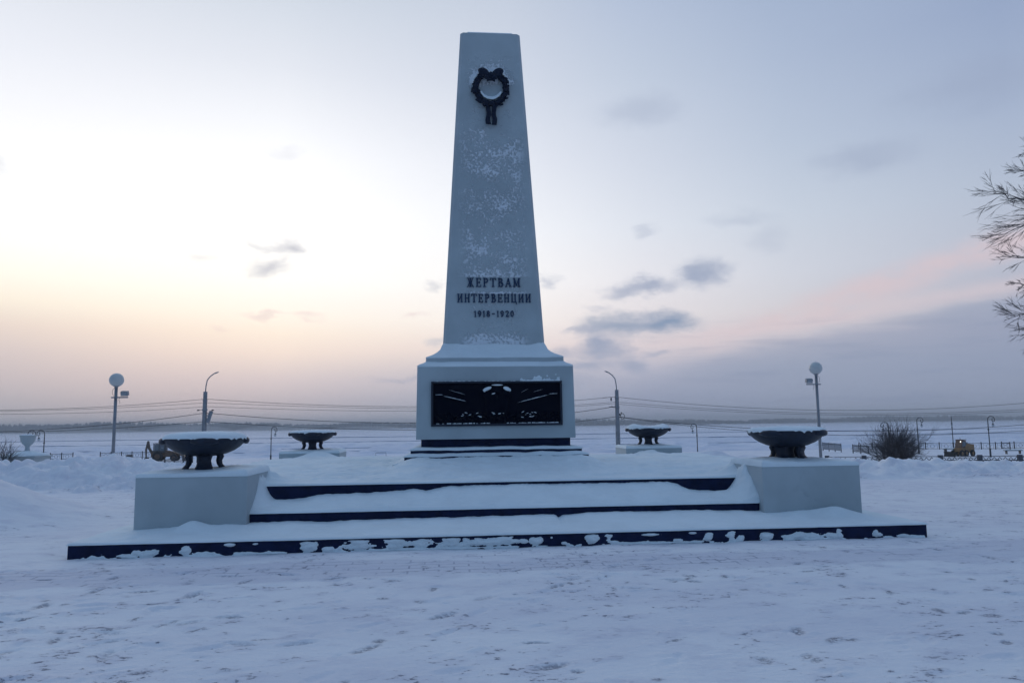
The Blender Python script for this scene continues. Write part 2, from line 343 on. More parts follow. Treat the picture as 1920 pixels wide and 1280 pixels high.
def ground_mat():
    m = bpy.data.materials.new('trodden_snow'); m.use_nodes = True; t = m.node_tree; p = t.nodes['Principled BSDF']
    p.inputs['Roughness'].default_value = .8; p.inputs['Specular IOR Level'].default_value = .2
    tc = t.nodes.new('ShaderNodeTexCoord'); ob = tc.outputs['Object']
    sx = t.nodes.new('ShaderNodeSeparateXYZ'); t.links.new(ob, sx.inputs[0])
    big = noise(ob, .45, 4, .6, 1, 1.6, 1, tree=t).outputs[0]
    med = noise(ob, 2.6, 5, .62, 1, 1.5, 2, tree=t).outputs[0]
    fine = noise(ob, 13, 5, .7, .8, 1.4, 3, tree=t).outputs[0]
    c = Mix(smooth(big, .38, .65, tree=t), (.83, .84, .86), (.75, .755, .80), tree=t)
    c = Mix(Mth('MULTIPLY', smooth(med, .46, .70, tree=t), .38, tree=t), c, (.56, .56, .66), tree=t)
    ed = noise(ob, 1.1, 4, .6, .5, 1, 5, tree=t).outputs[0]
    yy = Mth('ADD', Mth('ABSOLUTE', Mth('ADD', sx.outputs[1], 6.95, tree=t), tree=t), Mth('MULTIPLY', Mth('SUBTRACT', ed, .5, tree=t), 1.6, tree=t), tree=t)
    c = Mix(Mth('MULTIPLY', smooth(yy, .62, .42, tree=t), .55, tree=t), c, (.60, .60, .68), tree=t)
    # bare spots where the paving shows through, near the plaza only
    near = Mth('MULTIPLY', smooth(sx.outputs[1], 30, 5, tree=t), smooth(sx.outputs[2], .12, .05, tree=t), tree=t)
    mask = Mth('MULTIPLY', smooth(Mth('ADD', Mth('MULTIPLY', fine, .62, tree=t), Mth('MULTIPLY', med, .38, tree=t), tree=t), .568, .622, tree=t), near, tree=t)
    mask = Mth('MULTIPLY', mask, smooth(noise(ob, .9, 3, .6, 1, 1, 6, tree=t).outputs[0], .36, .58, tree=t), tree=t)
    at = t.nodes.new('ShaderNodeAttribute'); at.attribute_name = 'bare'
    vf = noise(ob, 28, 4, .7, 1, 1, 7, tree=t).outputs[0]
    mask = Mth('MAXIMUM', mask, Mth('MULTIPLY', at.outputs['Fac'], smooth(vf, .42, .58, tree=t), tree=t), tree=t)
    c = Mix(Mth('MULTIPLY', mask, .85, tree=t), c, (.13, .14, .20), tree=t)
    # tile joints showing through in a strip in front of the steps
    br = t.nodes.new('ShaderNodeTexBrick'); t.links.new(ob, br.inputs[0]); br.inputs['Scale'].default_value = 1
    br.inputs['Brick Width'].default_value = .34; br.inputs['Row Height'].default_value = .17; br.inputs['Mortar Size'].default_value = .012
    br.inputs['Color1'].default_value = (0, 0, 0, 1); br.inputs['Color2'].default_value = (0, 0, 0, 1); br.inputs['Mortar'].default_value = (1, 1, 1, 1)
    strip = Mth('MULTIPLY', smooth(Mth('ABSOLUTE', Mth('ADD', sx.outputs[1], 6.75, tree=t), tree=t), .75, .35, tree=t), smooth(noise(ob, 1.7, 4, .65, .6, 1.4, 8, tree=t).outputs[0], .47, .60, tree=t), tree=t)
    c = Mix(Mth('MULTIPLY', Mth('MULTIPLY', br.outputs[0], strip, tree=t), .62, tree=t), c, (.25, .26, .34), tree=t)
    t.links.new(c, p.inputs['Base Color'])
    b = t.nodes.new('ShaderNodeBump'); b.inputs['Strength'].default_value = .8; b.inputs['Distance'].default_value = .03
    hh = Mth('ADD', Mth('MULTIPLY', med, 1.2, tree=t), Mth('MULTIPLY', fine, .6, tree=t), tree=t)
    t.links.new(Mth('SUBTRACT', hh, Mth('MULTIPLY', mask, .4, tree=t), tree=t), b.inputs['Height']); t.links.new(b.outputs[0], p.inputs['Normal'])
    return m
GROUND = ground_mat()
def ice_mat():
    m = bpy.data.materials.new('river_snow'); m.use_nodes = True; t = m.node_tree; p = t.nodes['Principled BSDF']
    p.inputs['Roughness'].default_value = .7; p.inputs['Specular IOR Level'].default_value = .2
    tc = t.nodes.new('ShaderNodeTexCoord'); ob = tc.outputs['Object']
    a = noise(ob, .02, 5, .6, .25, 1, 1, tree=t).outputs[0]; b_ = noise(ob, .3, 5, .65, .4, 1, 4, tree=t).outputs[0]
    c = Mix(smooth(a, .4, .65, tree=t), (.78, .80, .87), (.66, .69, .78), tree=t)
    c = Mix(Mth('MULTIPLY', smooth(b_, .52, .7, tree=t), .4, tree=t), c, (.45, .5, .6), tree=t)
    t.links.new(c, p.inputs['Base Color']); return m
ICE = ice_mat()

# ------------------------------------------------------------------ ground
bLx = [-30, -14.15, -13.25, -12.35, -11.14, -10.5, -9.7, -9, -7.5, -6.4, -5.2]; bLz = [.6, .62, .67, .71, .77, .68, .58, .50, .44, .36, 0]
bRx = [8.2, 9.5, 11.2, 11.7, 12.4, 13.6, 15, 16.1, 17.2, 19, 40]; bRz = [0, .28, .50, .42, .34, .29, .28, .27, .24, .26, .35]
bBx = [4.6, 6.2, 7.5, 8.1, 9, 9.8, 10.8, 12.5]; bBz = [0, .40, .43, .50, .50, .38, .30, 0]
def land(X, Y):
    st_ = 13.0-4.5*sst(np.abs(X), 7, 10); d = np.clip((Y-st_)/30, 0, 1); d = np.where(d < .12, d*d/.24, d-.06)/.94
    Z = -3.2*d
    Z = np.where(Y > 104, -3.2-3.5*sst(Y, 104, 120), Z)
    rough = fbm(X*.35, Y*.35, 4, 1)*.04*sst(Y, 4, 14)+fbm(X*1.3, Y*1.3, 3, 2)*.012
    Z = Z+rough
    lump = 1+.28*fbm(X*.9, Y*.9, 4, 3)
    # ploughed banks
    fy = 7.5+.35*fbm(X*.3, X*0, 2, 4)
    cl = np.interp(X, bLx, bLz)
    Z = np.maximum(Z, Z*0+cl*lump*np.where(Y < fy, 1-sst(fy-Y, .1, 3.0+np.clip(-X-10.5, 0, 4)*.1), 1-sst(Y-fy, .2, 5))+np.where((cl > .05) & (Y < fy+4.5) & (Y > fy-3.4), -.02, -20)+(fbm(X*3.3, Y*3.3, 5, 5, .65)*.22+np.abs(fbm(X*1.7, Y*1.7, 3, 2))*.24-.07)*sst(cl, 0, .3))
    cr = np.interp(X, bRx, bRz); fr = 6.5
    Z = np.maximum(Z, cr*(1+.35*fbm(X*1.1, Y*.8, 4, 6))*np.where(Y < fr, 1-sst(fr-Y, .1, 3.6), 1-sst(Y-fr, .2, 3))+np.where((cr > .03) & (Y < fr+3.5) & (Y > fr-3.8), -.02, -20)+(fbm(X*2.6, Y*2.6, 5, 7, .65)*.24+np.abs(fbm(X*1.5, Y*1.5, 3, 4))*.24-.08)*sst(cr, 0, .15)*np.exp(-((Y-5.6)/2.2)**2))
    cb = np.interp(X, bBx, bBz)
    Z = np.maximum(Z, cb*(1+.4*fbm(X*1.5, Y*1.2, 4, 1))*np.exp(-((Y-12)/1.3)**2)+np.where((cb > .03) & (np.abs(Y-12) < 2.5), -.02, -20))
    # nearer mound at the left edge
    Z = np.maximum(Z, .86*gs(X, Y, -9.9, -1.4, 1.9, 1.5)*(1+.12*fbm(X*1.4, Y*1.4, 3, 2))-.03+fbm(X*3, Y*3, 3, 3)*.015-20*(np.hypot(X+9.9, Y+1.4) > 5))
    # snow banked against the slab
    e = np.maximum(np.abs(X), np.abs(Y))-5.69
    Z = Z+np.where(e > -.3, (-.012+.022*fbm(X*1.7, Y*1.7, 4, 4))*np.exp(-(np.clip(e, 0, 9)/.45)**2), 0)
    Z = Z+.012*fbm(X*1.1, Y*1.1, 3, 5)*(np.abs(Y+8) < 6)
    return Z
xs = nonuni([(-3000, -400, 400), (-400, -60, 20), (-60, -30, 2), (-30, -16, .3), (-16, -7.5, .07), (-7.5, 8, .028), (8, 20, .07), (20, 30, .3), (30, 130, 2), (130, 400, 20), (400, 3000, 400)])
ys = nonuni([(-3000, -200, 400), (-200, -20, 12), (-20, -12, .4), (-12, -5.4, .022), (-5.4, 14, .1), (14, 60, .8), (60, 122, 2)])
GX, GY = np.meshgrid(xs, ys); GZ = land(GX, GY); GB = np.zeros_like(GZ)
# trodden prints
def dent(cx, cy, ang, L, Wd, dep, bare=0):
    i0, i1 = np.searchsorted(xs, (cx-.3, cx+.3)); j0, j1 = np.searchsorted(ys, (cy-.3, cy+.3))
    x = GX[j0:j1, i0:i1]-cx; y = GY[j0:j1, i0:i1]-cy; u = (x*math.cos(ang)+y*math.sin(ang))/L; v = (-x*math.sin(ang)+y*math.cos(ang))/Wd
    q = u*u+v*v; GZ[j0:j1, i0:i1] += -dep*np.exp(-q**2)+dep*.35*np.exp(-(np.sqrt(q)-1.35)**2*8)
    if bare: GB[j0:j1, i0:i1] = np.maximum(GB[j0:j1, i0:i1], bare*np.exp(-q**2*1.2))
for tr in range(30):
    x, y = random.uniform(-7, 8), random.uniform(-12, -6.3); a = random.choice((0, math.pi, 0, math.pi, 1.3, -1.9))+random.gauss(0, .35); side = 1
    for k in range(random.randint(4, 14)):
        side = -side; x += math.cos(a)*.62; y += math.sin(a)*.62; a += random.gauss(0, .08)
        px, py = x-math.sin(a)*.09*side, y+math.cos(a)*.09*side
        if -7.3 < px < 7.8 and -11.9 < py < -6.05: dent(px, py, a, .14, .05, random.uniform(.006, .020), random.choice((0, 0, 0, .4, .8)))
for k in range(900):
    px, py = random.uniform(-7.3, 7.8), random.uniform(-11.9, -6.0); dent(px, py, random.uniform(0, 3.1), random.uniform(.03, .12), random.uniform(.02, .05), random.uniform(-.012, .014), random.choice((0, 0, 0, 0, .9)))
V = np.stack([GX, GY, GZ], -1).reshape(-1, 3); nx = len(xs); i = (np.arange(nx-1)[None, :]+np.arange(len(ys)-1)[:, None]*nx)
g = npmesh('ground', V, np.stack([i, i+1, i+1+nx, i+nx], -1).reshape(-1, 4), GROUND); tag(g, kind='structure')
at_ = g.data.attributes.new('bare', 'FLOAT', 'POINT'); at_.data.foreach_set('value', GB.ravel().astype(np.float32))
# frozen river
def river(X, Y):
    n = np.clip(fbm(X*.16, Y*.35, 5, 6, .6), 0, 1)*1.5*sst(Y, 118, 150)*(1-sst(Y, 190, 330))
    return -4.8+n+fbm(X*.02, Y*.04, 3, 2)*.12
rv = grid('river_ice', nonuni([(-3000, -200, 300), (-200, 260, 1.6), (260, 3000, 300)]), nonuni([(112, 330, .9), (330, 600, 10), (600, 3100, 250)]), river, ICE); tag(rv, kind='structure')
# sledge and vehicle tracks pushed up on the ice: long low ridges
tm = MB()
for (y0, sl_, h) in ((285, .0, .35), (205, .0, .22), (420, .0, .35), (172, 0, .2)):
    P = [(x, y0+sl_*x+3*math.sin(x*.021+y0)+random.uniform(-.8, .8), -4.8+h*.2) for x in range(-330, 420, 5)]
    tm.tube(P, [h*random.uniform(.5, 1.1) for _ in P], 5)
tk = tm.build('ice_track_ridge', mat('grey_ice', (.30, .35, .45), .8), smooth=True); tag(tk, kind='stuff', label='thin grey ridges of pushed up snow along tracks on the frozen river', cat='ice ridge')
# far shore and forest
def bank(X, Y): return -4.9+5*sst(Y-(1650+.10*(X+800)), 0, 120)
fb = grid('far_shore', nonuni([(-2200, 3100, 60)]), nonuni([(1200, 3100, 25)]), lambda X, Y: bank(X, Y)+(-2)*(Y < 1650+.10*(X+800)), ICE); tag(fb, kind='structure')
FV = []; FF = []
for k in range(5200):
    x = random.uniform(-1900, 2900); row = random.random(); y = 1670+.10*(x+800)+row*90
    h = (15-4*sst(np.float64(x), -700, 700))*random.uniform(.6, 1.1)*(1+.25*math.sin(x*.006)+.15*math.sin(x*.023)); w = random.uniform(3, 7)
    b = len(FV); n = 5; z0 = -3+row*3
    for r_, zz in ((w*.7, 0), (w, .35), (w*.55, .75)):
        for q in range(n): FV.append((x+r_*math.cos(q*1.2566+k)*random.uniform(.7, 1.2), y+r_*math.sin(q*1.2566+k), z0+h*zz*random.uniform(.9, 1.1)))
    FV.append((x+random.uniform(-1, 1), y, z0+h))
    for l in range(2):
        for q in range(n): FF.append((b+l*n+q, b+l*n+(q+1) % n, b+(l+1)*n+(q+1) % n)); FF.append((b+l*n+q, b+(l+1)*n+(q+1) % n, b+(l+1)*n+q))
    for q in range(n): FF.append((b+2*n+q, b+2*n+(q+1) % n, b+3*n))
fo = npmesh('far_forest', FV, FF, FOREST, smooth=False); tag(fo, 'low hazy belt of forest along the far bank of the frozen river', 'forest', kind='stuff')

# haze
HZ = bpy.data.materials.new('haze_air'); HZ.use_nodes = True; t = HZ.node_tree; t.nodes.clear()
pv = t.nodes.new('ShaderNodeVolumePrincipled'); pv.inputs['Density'].default_value = .00055; pv.inputs['Color'].default_value = (.95, .98, 1, 1); pv.inputs['Anisotropy'].default_value = 0
mo = t.nodes.new('ShaderNodeOutputMaterial'); t.links.new(pv.outputs[0], mo.inputs['Volume'])
hz = MB().box((0, 0, 8), (6600, 6600, 31)).build('haze', HZ); tag(hz, 'pale winter haze over the plaza and the frozen river', 'haze', kind='stuff')

MS = bpy.data.materials.new('mist_air'); MS.use_nodes = True; t = MS.node_tree; t.nodes.clear()
pv = t.nodes.new('ShaderNodeVolumePrincipled'); pv.inputs['Density'].default_value = .011; pv.inputs['Color'].default_value = (.95, .97, 1, 1)
mo = t.nodes.new('ShaderNodeOutputMaterial'); t.links.new(pv.outputs[0], mo.inputs['Volume'])
mb_ = MB()
for (cx, rx, rz) in ((-760, 150, 8), (-520, 85, 11), (-340, 90, 9), (-170, 75, 6)): mb_.ball((cx, 1500, -3.4), 1, 28, 14, (rx, 55, rz))
tag(mb_.build('river_mist', MS, smooth=True), 'low bank of frosty mist drifting over the river before the left treeline', 'mist', kind='stuff')
# ------------------------------------------------------------------ stepped platform
pf = empty('stepped_platform', label='dark stepped platform under snow that carries the obelisk and four pedestals', cat='platform')
MB().box((0, 0, -.12), (11.38, 11.38, .565)).build('base_slab', DARK, pf, bevel=.012)          # top .155
sb2 = MB(); sb2.box((0, 0, .277), (7.44, 9.46, .242)); sb2.box((0, 0, .275), (9.46, 7.26, .238)); sb2.build('step', DARK, pf, bevel=.01)   # top .385
sb3 = MB(); sb3.box((0, 0, .562), (7.44, 8.14, .332)); sb3.box((0, 0, .56), (8.14, 7.27, .328)); sb3.build('step', DARK, pf, bevel=.01)    # top .705
s3x = [-3.73, -3.53, -3.1, -2.86, -2.38, -2.06, -1.58, -1.46, -1.25, -1.01, -.44, .39, 1.23, 2.08, 2.51, 2.68, 2.85, 3.1, 3.45, 3.67]
s3z = [.60, .54, .56, .615, .625, .635, .666, .68, .64, .696, .709, .702, .694, .695, .696, .65, .575, .55, .512, .56]
s2x = [-5.7, -3.72, -3.48, -3.19, -2.59, -1.99, -1.23, -.47, .31, .63, .68, .74, 1.1, 2.7, 3.71, 5.7]
s2z = [.27, .285, .282, .305, .278, .30, .298, .304, .309, .31, .262, .30, .323, .327, .29, .28]
def edge(d, r=.05): return np.sqrt(np.clip(1-(1-np.clip(d/r, 0, 1))**2, 0, 1))
def snow1(X, Y):
    e = 5.70-np.maximum(np.abs(X), np.abs(Y))
    t = np.clip(e/.97, 0, 1); hi = np.where(Y < -3, np.interp(X, s2x, s2z)-.014, .27)
    z = .180+(hi-.183)*t**1.1+fbm(X*2, Y*2, 4, 1)*.022*sst(e, 0, .3)*(1-.75*t)+.018*np.clip(fbm(X*5, Y*5, 4, 4, .6), -.3, 1)*sst(e, .02, .2)
    z = z+.10*gs(X, Y, -4.42, -5.0, .16, .14)+.035*gs(X, Y, -4.0, -5.0, .4, .2)+.10*gs(X, Y, 4.75, -5.05, .28, .16)+.05*gs(X, Y, 4.3, -5.0, .35, .2)-.035*gs(X, Y, 4.7, -5.25, .07, .05)+.03*gs(X, Y, -5.45, -4.6, .2, .5)
    return .158+(z-.158)*edge(e, .03)
def wob(half):
    def f(X, Y):
        k = .018; w = 1+0*X
        return (X+np.where(np.abs(X) > half-.06, fbm(Y*6, X*0, 3, 2)*k, 0), Y+np.where(np.abs(Y) > half-.06, fbm(X*6, Y*0, 3, 1)*k, 0))
    return f
ax = nonuni([(-5.705, -5.62, .012), (-5.62, 5.62, .03), (5.62, 5.706, .012)])
ay1 = nonuni([(-5.705, -5.6, .01), (-5.6, -4.6, .025), (-4.6, 5.706, .06)])
grid('snow_cover', ax, ay1, snow1, SNOW, pf, mask=lambda X, Y: (np.abs(X) > 3.6) | (np.abs(Y) > 4.6), skirt=.153, disp=wob(5.70))
def snow2(X, Y):
    e = np.minimum(4.74-np.abs(Y), 9)
    t = np.clip((-4.07-Y)/(-4.07+4.74), 0, 1)     # 1 at front edge
    t = np.where(Y > 0, np.clip((Y-4.07)/.67, 0, 1), t)
    hi = np.where(Y < 0, np.interp(X, s3x, s3z)-.018-.02*np.exp(-((X+1.9)/1.1)**2), .62)
    z = hi+(.416-hi)*t**.85+fbm(X*2.4, Y*2.4, 4, 3)*.022*np.sin(t*math.pi)+.02*np.sin(t*math.pi)+.018*fbm(X*7, Y*7, 4, 2, .6)*(t < .85)
    ch = 1+.35*fbm(X*8, Y*8, 4, 2, .6); z = z+.40*gs(X, Y, -3.76, -4.08, .12, .34)*ch+.38*gs(X, Y, 3.78, -4.15, .17, .38)*ch+.07*gs(X, Y, 3.6, -4.3, .3, .3)*ch+.12*gs(X, Y, 3.7, -4.5, .15, .2)*(.7+.5*fbm(X*6, Y*6, 3, 1))
    return .393+(z-.393)*edge(e, .03)
grid('snow_cover', nonuni([(-3.73, 3.735, .025)]), nonuni([(-4.75, -4.62, .012), (-4.62, -3.9, .022), (-3.9, 3.9, .6), (3.9, 4.75, .05)]), snow2, SNOW, pf, skirt=.388, disp=wob(4.74), mask=lambda X, Y: np.abs(Y) > 3.85)
def snow3(X, Y):
    e = 4.08-np.abs(Y); a = np.maximum(np.abs(X), np.abs(Y))
    z = .750+.10*sst(e, 0, 1.9)+fbm(X*1.6, Y*1.6, 4, 5)*.035*sst(e, 0, .4)+fbm(X*4.5, Y*4.5, 4, 2, .6)*.034*sst(e, .05, .5)-.03*np.clip(fbm(X*3.1, Y*3.1, 2, 7)-.15, 0, 1)*sst(e, .1, .5)
    cf = sst(2.05-np.abs(X), 0, .5)*sst(-Y, 0, 1)
    z = z+.165*sst(Y, -3.0, -1.78)*cf
    z = z+.19*gs(X, Y, -3.85, -3.7, .34, .26)*(1+.5*fbm(X*7, Y*7, 4, 6, .6))+.20*gs(X, Y, 3.85, -3.7, .28, .30)*(1+.6*fbm(X*7, Y*7, 4, 6, .6))
    z = z+.20*gs(X, Y, -4.25, 3.45, .50, .45)+.13*gs(X, Y, 4.25, 3.45, .30, .4)+.06*gs(X, Y, -3.2, 1.5, 1.2, 1.5)+.02*gs(X, Y, 2.6, -3.0, .6, .3)
    z = z+.05*gs(X, Y, -1.3, -3.1, .5, .35)
    return .725+(z-.725)*edge(e, .03)
grid('snow_cover', nonuni([(-5.15, -3.73, .05), (-3.73, 3.73, .028), (3.73, 5.15, .05)]), nonuni([(-4.09, -3.95, .012), (-3.95, -1.4, .028), (-1.4, 4.09, .06)]), snow3, SNOW, pf, skirt=.718, disp=wob(4.08),
     mask=lambda X, Y: (np.maximum(np.abs(X), np.abs(Y)) > 1.5) & ((np.abs(X) < 3.9) | (np.abs(Y) < 4.0)))
# snow splashed onto the riser of the slab
def px2x(px): return -5.69+(px-127)/(1742-127)*11.38*(1+.0)
PT = [(265, .03, .20, .05), (330, .05, .09, .05), (412, .12, .10, .02), (225, .01, .12, .02), (550, .06, .16, .07), (585, .02, .1, .03), (640, .09, .20, .06), (705, .08, .16, .075), (760, .075, .2, .06), (815, .075, .13, .06), (860, .075, .16, .045),
      (905, .085, .16, .055), (945, .07, .08, .03), (968, .07, .12, .04), (998, .10, .035, .018), (1020, .03, .05, .02), (1075, .075, .10, .06), (1108, .075, .085, .07), (1115, .02, .1, .03), (1190, .11, .13, .015), (1240, .02, .1, .025), (1298, .06, .09, .06), (1347, .06, .09, .06), (1362, .02, .1, .04),
      (1415, .04, .14, .05), (1480, .035, .36, .045), (1545, .045, .14, .04), (1562, .055, .07, .05), (1638, .035, .09, .03), (1636, .07, .05, .03), (1690, .01, .12, .02), (470, .0, .5, .014), (800, 0, 1.6, .018), (1200, 0, 1.2, .018), (1500, 0, .6, .02), (923, .14, .07, .02), (455, .12, .05, .012), (1270, .12, .06, .012)]
xg = np.arange(-5.66, 5.66, .013); zg = np.arange(-.07, .16, .008); PX, PZ = np.meshgrid(xg, zg)
D = -.05+0*PX; nn = fbm(PX*7, PZ*13, 5, 3, .62); n3 = fbm(PX*2.2, PZ*3, 3, 6)
for (px, cz, wx, wz) in PT:
    cx = px2x(px); q = np.sqrt(((PX-cx)/(wx*.72))**2+((PZ-cz)/(wz*1.15))**2); D = np.maximum(D, (1-q**1.5+1.5*nn)*.03)
crust = sst(PX, px2x(600), px2x(625))*(1-sst(PX, px2x(935), px2x(950)))
D = np.maximum(D, (crust*1.5-1-np.abs(PZ-.065)/.06+1.9*nn+.9*n3-.02)*.03-.05*(crust < .01))
D = np.maximum(D, (-.15-PZ/.05+1.7*nn+.7*n3)*.03)
D = np.minimum(D, .038+.03*nn+.016*fbm(PX*22, PZ*22, 3, 4)); D = D-.05*sst(PZ, .125, .15)
PV = np.stack([PX, -5.692-D, PZ], -1).reshape(-1, 3); nx = len(xg); i = (np.arange(nx-1)[None, :]+np.arange(len(zg)-1)[:, None]*nx)
F = np.stack([i, i+1, i+1+nx, i+nx], -1); keep = (D[1:, 1:] > -.012) | (D[:-1, :-1] > -.012)
sp_ = npmesh('snow_patch', PV, F[keep], SNOW, pf); tag(sp_, 'clumps of snow stuck to the dark riser', kind='stuff')

# ------------------------------------------------------------------ obelisk
ob = empty('obelisk', (0, 0, .75), label='tall pale obelisk with dark wreath, lettering and a black relief panel at its foot', cat='obelisk')
def loc(o): o.location.z -= .75; return o
OX = -.015
def oct_ring(k, c, z, ox=OX): return [(ox-k+c, -k, z), (ox+k-c, -k, z), (ox+k, -k+c, z), (ox+k, k-c, z), (ox+k-c, k, z), (ox-k+c, k, z), (ox-k, k-c, z), (ox-k, -k+c, z)]
def loft(rings, cap=True):
    m = MB(); n = len(rings[0]); V = [p for r_ in rings for p in r_]; F = []
    for i in range(len(rings)-1):
        for k in range(n): F.append((i*n+k, i*n+(k+1) % n, (i+1)*n+(k+1) % n, (i+1)*n+k))
    if cap: F.append(tuple(range(n-1, -1, -1))); F.append(tuple((len(rings)-1)*n+k for k in range(n)))
    return m.add(V, F)
for h, z0, z1 in ((1.93, .70, .872), (1.73, .872, 1.025), (1.62, 1.025, 1.145)):
    loc(MB().box((OX, 0, (z0+z1)/2), (2*h, 2*h, z1-z0)).build('base_step', DARK, ob, bevel=.008))
loc(MB().box((OX, 0, 1.245), (2.86, 2.86, .20)).build('plinth', DARK, ob, bevel=.008))
bb = loft([oct_ring(1.525, .012, 1.335), oct_ring(1.525, .012, 1.37), oct_ring(1.505, .012, 2.715)]); loc(bb.build('base_block', PAINT, ob, bevel=.006))
loc(loft([oct_ring(1.35, .01, 2.715), oct_ring(1.345, .01, 2.90)]).build('moulding', PAINT, ob, bevel=.006))
mp = [(1.34, 2.90), (1.27, 2.925), (1.20, 2.955), (1.13, 3.00), (1.08, 3.06), (1.045, 3.13), (1.03, 3.20)]
loc(loft([oct_ring(k-.02, .04, z-.015) for k, z in mp]).build('moulding', PAINT, ob, ang=40))
zs = np.linspace(3.16, 9.97, 12)
def half(z): return 1.0199-(z-3.1986)*(1.0199-.6432)/(9.9702-3.1986)
loc(loft([oct_ring(half(z), .062, z) for z in zs]+[oct_ring(.60, .05, 9.985)]).build('shaft', FROST, ob))
loc(loft([oct_ring(.575, .05, 9.975), oct_ring(.565, .05, 10.0), oct_ring(.53, .06, 10.05), oct_ring(.46, .07, 10.085), oct_ring(.2, .08, 10.11)]).build('snow_cap', SNOW, ob, smooth=True))
def sqsnow(prof, name, amp=.01, n=60, seed=1, zf=None):     # square collar of snow following a profile of (half width, z)
    V = []; F = []
    per = []
    for sd in range(4):
        for q in range(n):
            t = -1+2*q/n; per.append([(t, -1), (1, t), (-t, 1), (-1, -t)][sd])
    per = np.array(per); m = len(per)
    for j, (k, z) in enumerate(prof):
        x = per[:, 0]*k; y = per[:, 1]*k; ns = fbm(x*3+7*seed, y*3+z*3, 4, seed)
        zz = z+amp*ns+(zf(x, y, j) if zf else 0)
        V += list(zip(x+OX, y, zz))
    for j in range(len(prof)-1):
        for q in range(m): F.append((j*m+q, j*m+(q+1) % m, (j+1)*m+(q+1) % m, (j+1)*m+q))
    return loc(npmesh(name, V, F, SNOW, ob))
sqsnow([(1.50, 2.70), (1.508, 2.722), (1.49, 2.742), (1.45, 2.765), (1.40, 2.785), (1.36, 2.81), (1.335, 2.83)], 'snow_ledge', .012, seed=1)
sqsnow([(1.335, 2.885), (1.35, 2.905), (1.335, 2.922), (1.27, 2.95), (1.20, 2.985), (1.13, 3.035), (1.075, 3.09), (1.045, 3.15), (1.02, 3.195), (.98, 3.22)], 'snow_ledge', .016, seed=2, zf=lambda x, y, j: .03*(j > 6)*np.clip(fbm(x*4, y*4, 3, 2), -.3, 1))
sqsnow([(1.60, 1.12), (1.632, 1.135), (1.63, 1.155), (1.59, 1.175), (1.5, 1.185), (1.42, 1.19)], 'snow_ledge', .014, seed=3)
sqsnow([(1.70, 1.0), (1.745, 1.02), (1.735, 1.035), (1.69, 1.06), (1.61, 1.085)], 'snow_ledge', .02, seed=4, zf=lambda x, y, j: .025*(j > 2)*fbm(x*2, y*2, 2, 5))
sqsnow([(1.90, .86), (1.94, .875), (1.93, .89), (1.86, .915), (1.72, .955)], 'snow_ledge', .02, seed=5)
